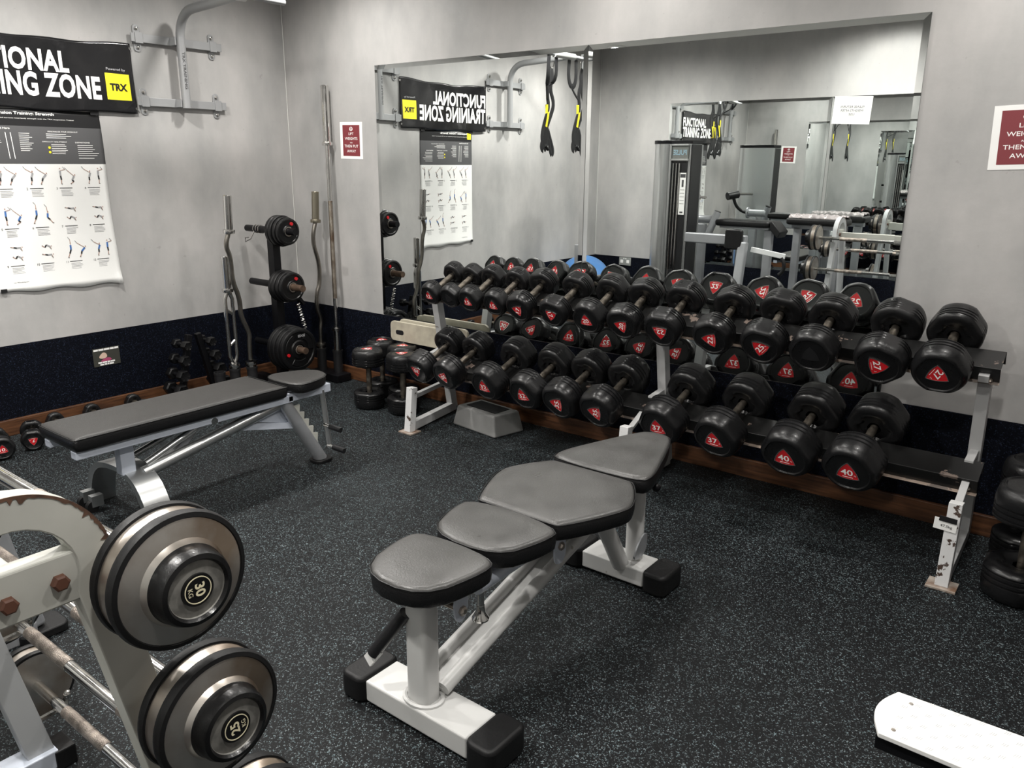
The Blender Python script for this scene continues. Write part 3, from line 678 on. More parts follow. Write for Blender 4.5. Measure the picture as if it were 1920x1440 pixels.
# ================================================================ BARBELL RACK, bottom left
br = thing('barbell_rack', (3.25, -3.27, 0), 'cream painted barbell rack with rounded frame ends and rusty edges, bottom left', 'barbell rack')
YC = -3.318; ARZ = .955
def aframe(x, nm):
    out = [(.308, 0), (.135, .92)]+[(.129*math.cos(R(t)), ARZ+.129*math.sin(R(t))) for t in range(0, 181, 12)]+[(-.135, .92), (-.308, 0)]
    inn = [(.246, 0), (.076, .92)]+[(.082*math.cos(R(t)), ARZ+.082*math.sin(R(t))) for t in range(0, 181, 12)]+[(-.076, .92), (-.246, 0)]
    f = fr((x, YC, 0), (1, 0, 0), (0, 1, 0)); th = .038
    b = MB(); b.strip(out, inn, -th/2, th/2, f)
    o = b.build(nm, CREAMC if x > 3 else mat('grey_frame', (.42, .43, .44), .4), br, smooth=30, bevel=.002); return o
for x in (3.735, 2.86):
    e = aframe(x, 'end_frame')
    # worn rusty lip round the top of the arch
    f = fr((x, YC, 0), (1, 0, 0), (0, 1, 0)); rr = random.Random(5)
    A = [(.1305*math.cos(R(t)), ARZ+.1305*math.sin(R(t))) for t in [v*1.7-4 for v in range(111)]]
    Bq = [((.1305-q)*math.cos(R(t)), ARZ+(.1305-q)*math.sin(R(t))) for t in [v*1.7-4 for v in range(111)] for q in [rr.choice((.0035, .004, .005, .005, .006, .0115))]]
    b = MB(); b.strip(A, Bq, .0185, .0200, f); plabel(b.build('rusty_lip', RUST, e, smooth=0), 'band where paint has chipped to rust')
    b = MB(); b.box((x, YC, .945), (.034, .25, .075)); b.build('cross_member', CREAMC, br, smooth=0, bevel=.003)
    b = MB()
    for yo, zo in ((.055, 0), (-.01, -.005), (-.075, .0)): b.lathe([(0, .012), (.008, .012), (.010, .009)], fr((x+.017, YC+yo, .945+zo), (1, 0, 0)), 6)
    b.build('bolt', mat('rusty_bolt', (.09, .035, .02), .6), br, smooth=20, split=True)
    b = MB(); b.box((x, YC+.01, .035), (.07, .58, .05)); b.build('base_rail', SILVB if x < 3 else CREAMC, br, smooth=0, bevel=.003)
    for sy in (-1, 1):
        b = MB(); b.box((x, YC+.01+sy*.305, .028), (.078, .05, .056)); b.build('rubber_foot', RUBM, br, smooth=0, bevel=.004)
b = MB(); b.box((3.30, YC, .925), (.84, .05, .07)); b.build('top_beam', CREAMC, br, smooth=0, bevel=.003)
BBX0, BBX1 = 2.66, 3.875
BB = [(-3.135, .92, .102, '30', 'KG', -88, 'topmost one marked 30'), (-3.098, .67, .102, '25', 'KG', 95, 'second down, marked 25'), (-3.045, .42, .098, '20', 'KG', 20, 'third down, at the bottom edge'), (-2.995, .17, .094, '15', 'KG', 0, 'the lowest one')]
BN = [(-3.505, .80, .070, '12', 'KG', 0, 'alone on the side away from the mirror')]
for y, z, r, num, kg, ang, lb in BB+BN:
    for x in (3.735, 2.86):
        s_ = 1 if y > YC else -1
        b = MB(); b.tube([(x, y-s_*.045, z-.028), (x, y-s_*.01, z-.026), (x, y+s_*.022, z-.024), (x, y+s_*.03, z+.005)], .008, 8); b.sphere((x, y+s_*.03, z+.006), .011, 10); b.build('hook', CHROME, br)
    t = thing('barbell', ((BBX0+BBX1)/2, y, z-r), 'steel and rubber barbell on cream rack, '+lb, 'barbell', 'fixed barbells on the cream rack')
    L = BBX1-BBX0; f = fr((BBX0, y, z), (1, 0, 0), (0, 1, 0)); h = .098
    b = MB(); b.lathe([(h, .0135), (.26, .0135), (.26, .0145, 1), (.47, .0145, 1), (.47, .0135, 0), (.70, .0135, 0), (.70, .0145, 1), (.92, .0145, 1), (.92, .0135, 0), (L-h, .0135, 0)], f, 18)
    b.build('bar', [CHROME, KNURL], t, smooth=30)
    for sx in (-1, 1):
        fe = fr((BBX1-h if sx > 0 else BBX0+h, y, z), (sx, 0, 0), (0, 1, 0))
        if (fe.to_3x3() @ Vector((0, 1, 0))).z < 0: fe = fe @ Matrix.Rotation(PI, 4, 'Z')
        if sx < 0 and (fe.to_3x3() @ Vector((1, 0, 0))).y < 0: pass
        k = r/.102
        pr = [(0, 0, 1), (0, .93, 1), (0, 1., 0), (.008, 1.02, 0), (.015, 1., 0), (.016, .965, 0), (.016, .965, 1), (.044, .965, 1), (.044, 1., 0), (.052, 1.02, 0), (.061, .995, 0), (.063, .93, 0), (.061, .915, 0), (.061, .915, 1), (.065, .64, 1), (.074, .585, 1), (.080, .56, 2), (.092, .555, 2), (.101, .52, 2), (.103, .455, 2), (.098, .42, 2), (.096, .41, 3), (.0975, .24, 3), (.1005, .235, 2), (.1005, 0, 2)]
        b = MB(); b.lathe([(a, c*r, q) for a, c, q in pr], fe, 64, close=False); hd = b.build('weight_head', [RUBM, STEEL, RUB, mat('grey_disc', (.20, .195, .18), .5, .3, var=.25, vscale=60)], t, smooth=40)
        b = MB(); zz = .1008
        b.strip([(r*.20*math.cos(R(t_)), r*.20*math.sin(R(t_))) for t_ in range(0, 360, 10)], [(r*.187*math.cos(R(t_)), r*.187*math.sin(R(t_))) for t_ in range(0, 360, 10)], zz-.0005, zz+.0004, fe, closed=True)
        a = R(ang); add_text(b, num, fe, r*.15, wd=r*.20, c=(-math.sin(a)*r*.03, math.cos(a)*r*.03), z=zz+.0004, bold=.03, ang=a); add_text(b, kg, fe, r*.07, c=(math.sin(a)*r*.115, -math.cos(a)*r*.115), z=zz+.0004, ang=a, bold=.01)
        b.build('number', mat('ivory_print', (.80, .74, .52), .5), hd, smooth=0)

# ================================================================ WHITE FOOT PLATFORM bottom right
fp = thing('foot_platform', (4.9, -1.97, 0), 'white chequer-plate foot platform on a dark leg, bottom right', 'exercise machine')
P = [(5.32, -1.868), (4.577, -1.886)]+[(4.577-.026*math.sin(PI*k/10)-.0*k, -1.886-.170*k/10) for k in range(1, 10)]+[(4.577, -2.058), (5.32, -2.072)]
b = MB(); b.prism(P, .338, .350)
pl = b.build('tread_plate', CHEQ, fp, smooth=30, bevel=.002)
b = MB()
for i in range(30):
    for j in range(8):
        cx, cy = 4.60+i*.024, -2.045+j*.022
        if cx < 4.60+.01 and (j < 1 or j > 6): continue
        for q in (-1, 0, 1):
            if (i+j) % 2: b.box((cx+q*.004, cy, .3503), (.0014, .011, .0008), rot=Matrix.Rotation(R(-18), 3, 'Z'))
b.build('tread_pattern', mat('tread_pattern', (.72, .72, .71), .4), pl, smooth=0)['kind'] = 'stuff'
b = MB(); b.box((4.93, -1.97, .318), (.72, .15, .036)); b.build('under_frame', BLKM, fp, smooth=0, bevel=.003)
b = MB(); b.box((4.78, -1.98, .15), (.06, .07, .30)); b.box((5.2, -1.98, .15), (.06, .07, .30)); b.box((4.99, -1.98, .02), (.56, .16, .04)); b.build('leg', BLKM, fp, smooth=0, bevel=.003, split=True)
b = MB()
for cx, cy in ((4.61, -1.915), (4.60, -2.03)): b.lathe([(0, .005), (.0015, .004)], fr((cx, cy, .350), (0, 0, 1)), 12)
b.build('screw', STEEL, fp, split=True)

# ================================================================ CORNER: plate tree, bars
pt = thing('plate_tree', (.37, -.46, 0), 'black A-frame weight plate tree standing in the corner', 'weight stand')
PY = -.455
b = MB(); b.box((.36, PY, .52), (.065, .055, .96)); b.build('post', BLKM, pt, smooth=0, bevel=.003)
b = MB(); b.box((.36, PY, .035), (.56, .06, .05)); b.box((.36, PY+.0, .035), (.06, .34, .05)); b.build('base', BLKM, pt, smooth=0, bevel=.003)
b = MB(); b.bar((.36, PY+.03, .78), (.36, PY+.20, .55), .05, .02); b.build('brace', BLKM, pt, smooth=0)
PEG = [(1.062, .08, .60), (.705, .085, .64), (.292, .09, .63)]
for z, xa, xb in PEG:
    b = MB(); b.cyl((xa, PY, z), (.36, PY, z), .022, 18); b.cyl((.36, PY, z), (xb, PY, z), .022, 18, mi=1 if z < 1 else 0); plabel(b.build('peg', [BLKM, mat('worn_peg', (.10, .065, .045), .5, .5, var=.3, vscale=30)], pt, smooth=30), 'storage peg')
def plate(x, y, z, r, th, label, holes=True, num=None):
    f = fr((x, y, z), (1, 0, 0), (0, 1, 0)); t = thing('weight_plate', (x+th/2, y, z-r), label, 'weight plate', 'black rubber weight plates on the plate tree')
    pr = [(0, .27), (0, .40), (th*.2, .45), (th*.2, .80), (0, .84), (0, .95), (th*.15, 1), (th*.85, 1), (th, .95), (th, .84), (th*.8, .80), (th*.8, .45), (th, .40), (th, .27), (0, .27)]
    b = MB(); b.lathe([(a, max(c*r, .026) if c < .3 else c*r) for a, c in pr], f, 56, close=False); bd = b.build('disc', PLATEB, t, smooth=40)
    b = MB(); b.strip([(.031*math.cos(R(q)), .031*math.sin(R(q))) for q in range(0, 360, 15)], [(.0255*math.cos(R(q)), .0255*math.sin(R(q))) for q in range(0, 360, 15)], -.001, th+.001, f, closed=True); b.build('hub_ring', STEEL, t)
    if r > .12:
        for k in range(3):
            a0 = R(30+120*k); b = MB(); O = [(r*.80*math.cos(a0+R(q)), r*.80*math.sin(a0+R(q))) for q in range(-36, 37, 6)]; I = [(r*.52*math.cos(a0+R(q)), r*.52*math.sin(a0+R(q))) for q in range(-36, 37, 6)]
            b.strip(O, I, th*.8, th*1.02, f); b.build('grip_boss', PLATEB, t, smooth=30, bevel=.003)
    b = MB(); cx, cy = (-.62*r if r > .12 else .30*r), (-.18*r if r > .12 else .55*r)
    b.prism([(cx+.011*math.cos(R(q)), cy+.011*math.sin(R(q))) for q in range(0, 360, 20)], th*.8, th*1.04+.001, f); plabel(b.build('red_dot', RED, t, smooth=0), 'round red mark')
    return t
xs = .41
for i, (r, th) in enumerate(((.100, .03), (.100, .028), (.092, .026), (.086, .024))):
    plate(xs, PY, PEG[0][0], r, th, 'small black weight plate on the top peg of the corner tree, %s' % ('nearest the post', 'second from the post', 'third from the post', 'outermost, facing the room')[i]); xs += th+.004
xs = .41
for i, (r, th) in enumerate(((.105, .03), (.105, .03), (.100, .03), (.096, .026))):
    plate(xs, PY, PEG[1][0], r, th, 'black weight plate on the middle peg of the corner tree, %s' % ('nearest the post', 'second from the post', 'third from the post', 'outermost, facing the room')[i]); xs += th+.004
xs = .41
for i, (r, th) in enumerate(((.150, .036), (.150, .036), (.145, .036), (.142, .034))):
    t = plate(xs, PY, PEG[2][0], r, th, 'big black weight plate with three grip openings on the bottom peg, %s' % ('nearest the post', 'second from the post', 'third from the post', 'outermost, facing the room')[i])
    if i == 3:
        b = MB(); add_text(b, 'EDGE', fr((xs+th*1.03, PY, PEG[2][0]), (1, 0, 0), (0, 1, 0)), .017, c=(.02, .092), z=.0008, bold=.02); b.build('lettering', LTGREY, t, smooth=0)
    xs += th+.004
# spring collar on the wall side and one hanging over
b = MB(); b.tube([(.56+.010*math.sin(k*.9), PY+.012+.010*math.cos(k*.9)+.0007*k, .600-.0026*k) for k in range(70)], .0042, 6); tag(b.build('spring_collar', CHROME), 'chrome coil spring collar dangling below the middle plates', 'spring collar')
b = MB(); b.tube([(.20, PY-.03, 1.045), (.20, PY-.06, 1.0), (.20, PY-.10, .985), (.20, PY-.10, 1.01), (.20, PY-.075, 1.012)], .004, 8); b.tube([(.17+.0035*k, PY+.0275*math.cos(k*.8), 1.062+.0275*math.sin(k*.8)) for k in range(24)], .003, 6)
tag(b.build('spring_clip', CHROME), 'chrome wire spring clip on the wall side of the top peg', 'spring clip')

# bar holders (base with upright tubes) and bars
hb = thing('bar_holder', (.45, -.84, 0), 'black bar stand with three short upright tubes by the left wall', 'bar stand')
b = MB(); b.box((.43, -.84, .03), (.14, .42, .05)); b.build('base', BLKM, hb, smooth=0, bevel=.003)
for x, y in ((.41, -.96), (.40, -.845), (.44, -.745)):
    b = MB(); b.lathe([(.05, .033), (.20, .033), (.20, .036), (.215, .036), (.215, .0300), (.06, .0300)], Matrix.Translation((x, y, 0)), 20, close=False); b.build('socket_tube', BLK, hb, smooth=30)
hb2 = thing('bar_holder', (.45, -.10, 0), 'black bar stand with two upright tubes at the foot of the mirror wall', 'bar stand')
b = MB(); b.box((.44, -.11, .03), (.30, .12, .05)); b.build('base', BLKM, hb2, smooth=0, bevel=.003)
for x, y in ((.36, -.115), (.50, -.085)):
    b = MB(); b.lathe([(.05, .033), (.20, .033), (.20, .036), (.215, .036), (.215, .0300), (.06, .0300)], Matrix.Translation((x, y, 0)), 20, close=False); b.build('socket_tube', BLK, hb2, smooth=30)
def zbar(root, path, r, m):
    b = MB(); b.tube(chaikin(path, 2, False), r, 12); b.build('shaft', m, root, smooth=60)
def sleeve(root, p0, p1, r=.0245, m=None, coll=None):
    d = (Vector(p1)-Vector(p0)); L = d.length; b = MB()
    b.lathe([(-.012, .014), (-.012, .034), (0, .036), (.010, .034), (.012, r), (L-.004, r), (L, r-.003), (L, 0)], fr(p0, d), 24, close=False); return b.build('sleeve', m or CHROME, root, smooth=35)
DKST = mat('dull_steel', (.30, .28, .25), .28, 1., var=.2, vscale=14)
e1 = thing('curl_bar', (.44, -.745, .10), 'bent chrome curl bar standing in the holder by the left wall, the tall one', 'curl bar')
zbar(e1, [(.44, -.75, .26), (.443, -.752, .36), (.445, -.745, .44), (.448, -.80, .55), (.452, -.80, .67), (.458, -.845, .78), (.462, -.845, .93), (.465, -.875, 1.00), (.47, -.848, 1.08)], .0145, DKST)
sleeve(e1, (.44, -.748, .24), (.44, -.742, .06)); sleeve(e1, (.47, -.846, 1.085), (.482, -.845, 1.30))
tb = thing('triceps_bar', (.40, -.845, .10), 'short chrome bar with two parallel rods standing beside the curl bar', 'triceps bar')
for dy in (-.026, .026):
    b = MB(); b.tube([(.40, -.845, .235), (.40, -.845+dy*.6, .27), (.40, -.845+dy, .30), (.40, -.845+dy, .66), (.40, -.845+dy*.5, .695), (.40, -.845, .72)], .0125, 12); b.build('side_rod', CHROME, tb)
b = MB(); b.cyl((.40, -.871, .36), (.40, -.819, .40), .010, 10); b.cyl((.40, -.871, .60), (.40, -.819, .56), .010, 10); b.build('grip_rung', CHROME, tb, split=True)
sleeve(tb, (.40, -.845, .235), (.40, -.845, .06)); sleeve(tb, (.40, -.845, .72), (.40, -.845, .93))
e2 = thing('curl_bar', (.36, -.115, .06), 'bent dull steel curl bar standing against the mirror wall beside the tallest bar', 'curl bar')
zbar(e2, [(.36, -.115, .25), (.36, -.115, .34), (.36, -.10, .42), (.362, -.135, .50), (.364, -.135, .60), (.367, -.100, .68), (.37, -.100, .82), (.372, -.14, .94), (.374, -.14, 1.02), (.375, -.115, 1.10)], .0145, DKST)
sleeve(e2, (.36, -.115, .24), (.36, -.115, .06), m=DKST); sleeve(e2, (.375, -.113, 1.105), (.378, -.105, 1.30), m=mat('brassy_steel', (.36, .33, .26), .3, 1.))
ob = thing('olympic_bar', (.50, -.085, .06), 'tallest straight chrome barbell standing upright against the mirror wall, its grip rusty', 'barbell')
P0, P1 = Vector((.50, -.085, .06)), Vector((.462, -.047, 1.975)); d = P1-P0
q = lambda t: tuple(P0+d*t)
b = MB(); Ls = d.length; b.lathe([(.30, .0145), (.52, .0145), (.52, .0150, 1), (1.18, .0150, 1), (1.18, .0145, 0), (1.56, .0145, 0)], fr(P0, d), 16); b.build('shaft', [CHROME, mat('rusty_knurl', (.36, .33, .28), .36, .95, col2=(.13, .09, .065), vscale=9, bump=.5, bscale=400)], ob, smooth=30)
sleeve(ob, q(.158), q(0)); sleeve(ob, q(.81), q(1.0), r=.0265)

# small dumbbell tree against the left wall
dt = thing('dumbbell_tree', (.19, -1.0, 0), 'small black A-frame dumbbell tree against the left wall, hard to see', 'dumbbell stand')
for sy in (-1, 1):
    b = MB(); b.bar((.215, -1.0+sy*.13, .0), (.215, -1.0+sy*.03, .44), .035, .035); b.build('side_frame', BLKM, dt, smooth=0, bevel=.003)
b = MB(); b.box((.20, -1.0, .02), (.24, .36, .035)); b.build('base', BLKM, dt, smooth=0, bevel=.003)
def mini(x, y, z, r, L, label, grp, axis='x', roll=0, chrome_ring=True):
    t = thing('small_dumbbell', (x, y, z-r), label, 'dumbbell', grp)
    ax = Vector((1, 0, 0)) if axis == 'x' else Vector(axis)
    ax.normalize(); c = Vector((x, y, z)); hl = L*.30
    MB().cyl(c-ax*(L/2-hl*.6), c+ax*(L/2-hl*.6), .013, 14).build('handle', BLKM, t)
    for s_ in (-1, 1):
        f = fr(c+ax*s_*(L/2-hl), ax*s_, (0, 0, 1)); b = MB()
        b.lathe([(0, .3*r), (0, .8*r), (.12*hl, r), (.85*hl, r), (hl, .84*r), (hl*.97, .78*r), (hl*.97, 0)], f, 36, close=False, rf=lambda th, i: .92/max(.8, math.cos(((th+PI/6) % (PI/3))-PI/6)) if i < 5 else 1)
        b.build('weight_head', PLATEB, t, smooth=40)
    return t
GT = 'small dumbbells stacked up the black tree'
sides = ('left', 'right'); lev = ('top', 'second', 'third', 'bottom')
for k in range(4):
    for s_ in (-1, 1):
        z = .385-k*.092; yy = -1.0+s_*(.085+k*.022)
        mini(.215, yy, z, .029+.004*k, .16+.008*k, 'little black dumbbell on the %s side of the small tree, %s level' % (sides[(s_+1)//2], lev[k]), GT)

# loose dumbbells on the floor by the left wall
GF = 'dumbbells lying on the floor by the left wall'
def floor_db(spec, c, yaw, roll, label):
    """handle level; front face turned towards yaw direction (0 = -Y)"""
    place_dumbbell(spec, c, 0, roll, yaw, label, GF)
S10 = (.062, .062, '10', 'kg', .125); S7 = (.058, .058, '7', 'kg', .125); S5 = (.050, .052, '5', 'kg', .12)
floor_db(S10, (.30, -2.20, .0615), R(78), 0, 'black dumbbell with a red 10 badge on the floor at the left edge')
floor_db(S7, (.275, -2.025, .0575), R(70), R(180), 'black dumbbell with a red 7 badge upside down, lying on the floor beside the 10')
floor_db(S5, (.18, -1.84, .050), R(85), 0, 'black dumbbell by the skirting, half hidden behind the left end of the far bench')
floor_db(S5, (.17, -1.62, .050), R(90), 0, 'black dumbbell by the skirting, middle one of the three behind the far bench pad')
floor_db(S5, (.16, -1.37, .050), R(86), 0, 'black dumbbell by the skirting nearest the small tree, only its top showing')

# ================================================================ LEFT WALL: banner, poster, card, pull-up rig
def bwarp(y, z):  # soft creases in the vinyl
    return .016+.007*math.sin(9*y+4*z)+.0012*math.sin(23*y-17*z+1)
bn = thing('wall_banner', (.01, -1.61, 1.77), 'black vinyl banner with white lettering FUNCTIONAL TRAINING ZONE on the left wall', 'banner')
b = MB(); NY, NZ = 90, 34; Y0, Y1, Z0, Z1 = -2.145, -1.092, 1.765, 2.15
def edge(y, top): return (-.022*math.sin(PI*(y-Y0)/(Y1-Y0))-.004*math.sin(17*y) if top else -.008*math.sin(PI*(y-Y0)/(Y1-Y0))+.004*math.sin(13*y))
G = []
for j in range(NZ+1):
    row = []
    for i in range(NY+1):
        y = Y0+(Y1-Y0)*i/NY; a, c = Z0+edge(y, 0), Z1+edge(y, 1); z = a+(c-a)*j/NZ; row.append(b.bm.verts.new((bwarp(y, z), y, z)))
    G.append(row)
for j in range(NZ):
    for i in range(NY): b.bm.faces.new((G[j][i], G[j][i+1], G[j+1][i+1], G[j+1][i]))
sh = b.build('banner_sheet', VINYL, bn, smooth=80); sm = sh.modifiers.new('thickness', 'SOLIDIFY'); sm.thickness = .0015; sm.offset = -1
F0 = fr((0, 0, 0), (1, 0, 0), (0, 1, 0)); b = MB(); wz = lambda y, z: bwarp(y, z)
add_text(b, 'FUNCTIONAL', F0, .112, wd=.675, c=(-1.797, 2.012), z=.0032, warp=wz, bold=.035, space=1.04)
add_text(b, 'TRAINING ZONE', F0, .125, wd=.835, c=(-1.715, 1.888), z=.0032, warp=wz, bold=.035, space=1.04)
b.build('lettering', WHT, bn, smooth=0)
b = MB(); g2 = [[b.bm.verts.new((bwarp(-1.264+.146*i/10, 1.832+.144*j/10)+.0022, -1.264+.146*i/10, 1.832+.144*j/10)) for i in range(11)] for j in range(11)]
for j in range(10):
    for i in range(10): b.bm.faces.new((g2[j][i], g2[j][i+1], g2[j+1][i+1], g2[j+1][i]))
yl = plabel(b.build('logo_square', YEL, bn, smooth=80), 'yellow square with the letters TRX')
b = MB(); add_text(b, 'TRX', F0, .040, wd=.105, c=(-1.190, 1.902), z=.0042, warp=wz, bold=.04); b.build('lettering', BLK, yl, smooth=0)
b = MB(); add_text(b, 'Powered by', F0, .018, wd=.115, c=(-1.195, 1.997), z=.0025, warp=wz, bold=.01); b.build('small_lettering', LTGREY, bn, smooth=0)
b = MB()
for y, z in ((-1.095, 2.12), (-1.095, 1.79), (-2.13, 2.12), (-2.13, 1.79)): b.lathe([(0, .008), (.003, .008), (.003, .004)], fr((bwarp(y, z)+.002, y, z), (1, 0, 0)), 14)
b.build('eyelet', CHROME, bn, split=True)

ps = thing('exercise_poster', (.004, -1.63, .79), 'tall white exercise poster with black header and rows of little training figures, left wall', 'poster')
def pw(y, z): return .004+.006*max(0, (.95-z)/.15)**2+.002*math.sin(5*y+3*z)+(.01*max(0, (y+1.36)/.05)**2*max(0, (.86-z)/.06) if z < .86 else 0)
PY0, PY1, PZ0, PZ1 = -1.965, -1.318, .795, 1.757
b = MB(); NY, NZ = 30, 44; G = []
for j in range(NZ+1):
    row = []
    for i in range(NY+1):
        z = PZ0+(PZ1-PZ0)*j/NZ; y = PY0+(PY1-PY0)*i/NY
        y += .018*(i/NY-.5)*(1-j/NZ)+.004*math.sin(z*9)*(i/NY)
        zz = z+(.006*math.sin(i*.55)-.012*(i/NY) if j == 0 else 0); row.append(b.bm.verts.new((pw(y, zz), y, zz)))
    G.append(row)
for j in range(NZ):
    for i in range(NY):
        f_ = b.bm.faces.new((G[j][i], G[j][i+1], G[j+1][i+1], G[j+1][i])); zc = PZ0+(PZ1-PZ0)*(j+.5)/NZ
        f_.material_index = 1 if zc > 1.668 else (2 if zc > 1.472 else 0)
sh = b.build('poster_sheet', [PAPER, BLK, mat('poster_grey', (.075, .075, .078), .5)], ps, smooth=80); sm = sh.modifiers.new('thickness', 'SOLIDIFY'); sm.thickness = .0006; sm.offset = -1
b = MB(); zt = .0012
def pt2(s, y, z, h, wd=None, mi=0, bold=0.): add_text(b, s, F0, h, wd=wd, c=(y, z), z=zt, warp=pw, mi=mi, bold=bold)
pt2('Suspension Training: Strength', -1.735, 1.733, .020, .34, bold=.02)
pt2('Build muscle and increase total body strength with the TRX Suspension Trainer', -1.69, 1.708, .007, .46)
pt2('Get Started Here', -1.86, 1.656, .010, .12, bold=.01)
pt2('PERSONALIZE YOUR WORKOUT', -1.53, 1.645, .007, .16); pt2('DIFFICULTY ADJUSTMENT', -1.58, 1.590, .007, .13, bold=.01); pt2('DEFINITIONS', -1.43, 1.590, .007, .08, bold=.01)
for zq in (1.632, 1.622, 1.612): b.line2d([(-1.62, zq), (-1.62+random.uniform(.10, .15), zq)], .0028, F0, pw(-1.5, zq)+.001)
for zq in (1.576, 1.568, 1.556, 1.546, 1.538, 1.528): b.line2d([(-1.60, zq), (-1.60+random.uniform(.07, .11), zq)], .0024, F0, pw(-1.5, zq)+.001)
for zq in (1.575, 1.564, 1.553, 1.542, 1.531, 1.520, 1.505): b.line2d([(-1.46, zq), (-1.46+random.uniform(.08, .12), zq)], .0026, F0, pw(-1.4, zq)+.001)
for y0 in (-1.92, -1.76): 
    for k in range(10): b.line2d([(y0, 1.632-k*.010), (y0+random.uniform(.045, .07), 1.632-k*.010)], .0024, F0, pw(y0, 1.6)+.001)
b.build('header_lettering', WHT, ps, smooth=0)
for y0 in (-1.825, -1.80): b = MB(); b.line2d([(y0, 1.635), (y0+.006, 1.50)], .0035, F0, pw(y0, 1.6)+.001); b.build('strap_drawing', WHT, ps, smooth=0)
b = MB(); b.prism(rrect(-1.955, -1.905, 1.690, 1.742, .004), .0062, .0075, F0); yl2 = plabel(b.build('logo_square', YEL, ps, smooth=0), 'small yellow square')
b = MB(); b.prism(rrect(-1.618, -1.606, 1.554, 1.566, .004), .0052, .0062, F0); b.prism(rrect(-1.618, -1.606, 1.530, 1.542, .004), .0052, .0062, F0); b.build('bullet_mark', YEL, ps, smooth=0, split=True)
# little figures: two to each exercise
POSE = [  # joints: head, shoulder, hand, hip, knee, foot in a unit cell; strap start
    ((.1, .78), (.12, .68), (-.28, .92), (.02, .42), (.02, .2), (-.05, 0)), ((.3, .66), (.26, .58), (-.2, .9), (.05, .36), (0, .18), (-.1, 0)),
    ((0, .95), (0, .82), (.3, .9), (0, .5), (.02, .25), (0, 0)), ((.25, .55), (.2, .48), (-.2, .85), (.05, .22), (.16, .14), (-.06, 0)),
    ((.42, .3), (.32, .28), (.4, .02), (.05, .26), (-.15, .3), (-.36, .34)), ((.36, .24), (.28, .2), (.34, 0), (.02, .34), (-.1, .16), (-.3, .3)),
    ((0, .92), (0, .8), (0, 1.15), (0, .5), (-.1, .25), (-.22, 0)), ((.05, .7), (.03, .6), (0, 1.0), (0, .34), (.14, .2), (.28, 0))]
n = 0
INK = [mat('ink_skin', (.42, .27, .22), .5), mat('ink_blue', (.06, .16, .42), .5), mat('ink_black', (.02, .02, .022), .5), LTGREY]
def fig(cy, cz, s, pose, shirt):
    b = MB(); hd, shl, hnd, hip, kn, ft = [(cy+p[0]*s, cz+p[1]*s) for p in pose]
    d = pw(cy, cz)+.001
    b.prism([(hd[0]+.035*s*math.cos(R(q_)), hd[1]+.045*s*math.sin(R(q_))) for q_ in range(0, 360, 40)], d, d+.0008, F0)
    b.line2d([shl, hip], .11*s, F0, d, shirt); b.line2d([shl, hnd], .035*s, F0, d); b.line2d([hip, kn], .095*s, F0, d, 2); b.line2d([kn, ft], .05*s, F0, d)
    b.line2d([ft, (ft[0]+.06*s, ft[1])], .04*s, F0, d, 2); b.line2d([hnd, (hnd[0]-.12*s, hnd[1]+.16*s)], .02*s, F0, d, 2)
    b.build('training_figure', INK, ps, smooth=0)
for rr_, z0 in enumerate((1.365, 1.155, .955)):
    for cc in range(4):
        n += 1; y0 = -1.905+cc*.155; idx = [(0, 1), (0, 1), (2, 3), (0, 2), (2, 3), (6, 7), (4, 5), (4, 5), (4, 5), (5, 4), (6, 1), (0, 2)][n-1]
        sh_ = 1 if rr_ else 3
        if idx[0] in (4, 5): fig(y0+.045, z0+.055, .075, POSE[idx[0]], 3); fig(y0+.045, z0+.005, .075, POSE[idx[1]], 3)
        else: fig(y0+.02, z0, .088, POSE[idx[0]], sh_); fig(y0+.075, z0, .088, POSE[idx[1]], sh_)
        b = MB(); add_text(b, str(n), F0, .012, c=(y0-.008, z0-.024), z=.0012, warp=pw, mi=0)
        b.line2d([(y0+.006, z0-.022), (y0+.075, z0-.022)], .003, F0, pw(y0, z0)+.001)
        for q_ in range(5): b.line2d([(y0+.012, z0-.033-q_*.0075), (y0+.012+random.uniform(.045, .065), z0-.033-q_*.0075)], .0016, F0, pw(y0, z0)+.001, 1)
        b.build('caption_text', [INK[2], LTGREY], ps, smooth=0)
b = MB(); add_text(b, 'visit TRXtraining.com', F0, .008, c=(-1.86, .842), z=.0012, warp=pw); b.build('footer_lettering', INK[2], ps, smooth=0)
b = MB()
for y, z, s_ in ((-1.345, 1.757, .03), (-1.95, 1.757, .03), (-1.955, .805, .02)): b.box((.0125, y, z), (.0012, s_*1.6, s_))
b.build('tape', BLK, ps, smooth=0, split=True)

# small picture card on the dark wall panel
cd = tag(MB().box((.0095, -1.457, .348), (.002, .160, .110)).build('picture_card', mat('card_ground', (.045, .045, .038), .4), smooth=0), 'small printed picture card with white captions stuck on the dark lower left wall', 'card')
b = MB(); F1 = fr((.0105, -1.457, .348), (1, 0, 0), (0, 1, 0))
b.prism(chaikin([(-.05, .0), (-.02, .03), (.0, .02), (.005, -.005), (-.03, -.012)], 2), 0, .0006, F1); b.build('pale_blob', mat('card_skin', (.62, .45, .36), .5), cd, smooth=0)
b = MB(); b.prism(chaikin([(-.045, -.03), (-.02, -.01), (.02, -.006), (.032, -.028)], 2), 0, .0005, F1); b.build('pink_blob', mat('card_pink', (.38, .06, .14), .5), cd, smooth=0)
b = MB()
for z, wds, h in ((.045, (-.075, -.045, -.012, .024, .050, .077), .011), (-.033, (-.055, -.03, .0, .018, .048), .009), (-.046, (-.045, -.018, .0, .012, .040), .009)):
    for a, c in zip(wds, wds[1:]): b.prism([(a+.001, z-h/2), (c-.002, z-h/2), (c-.002, z+h/2), (a+.001, z+h/2)], 0, .0008, F1)
b.build('white_caption', WHT, cd, smooth=0)

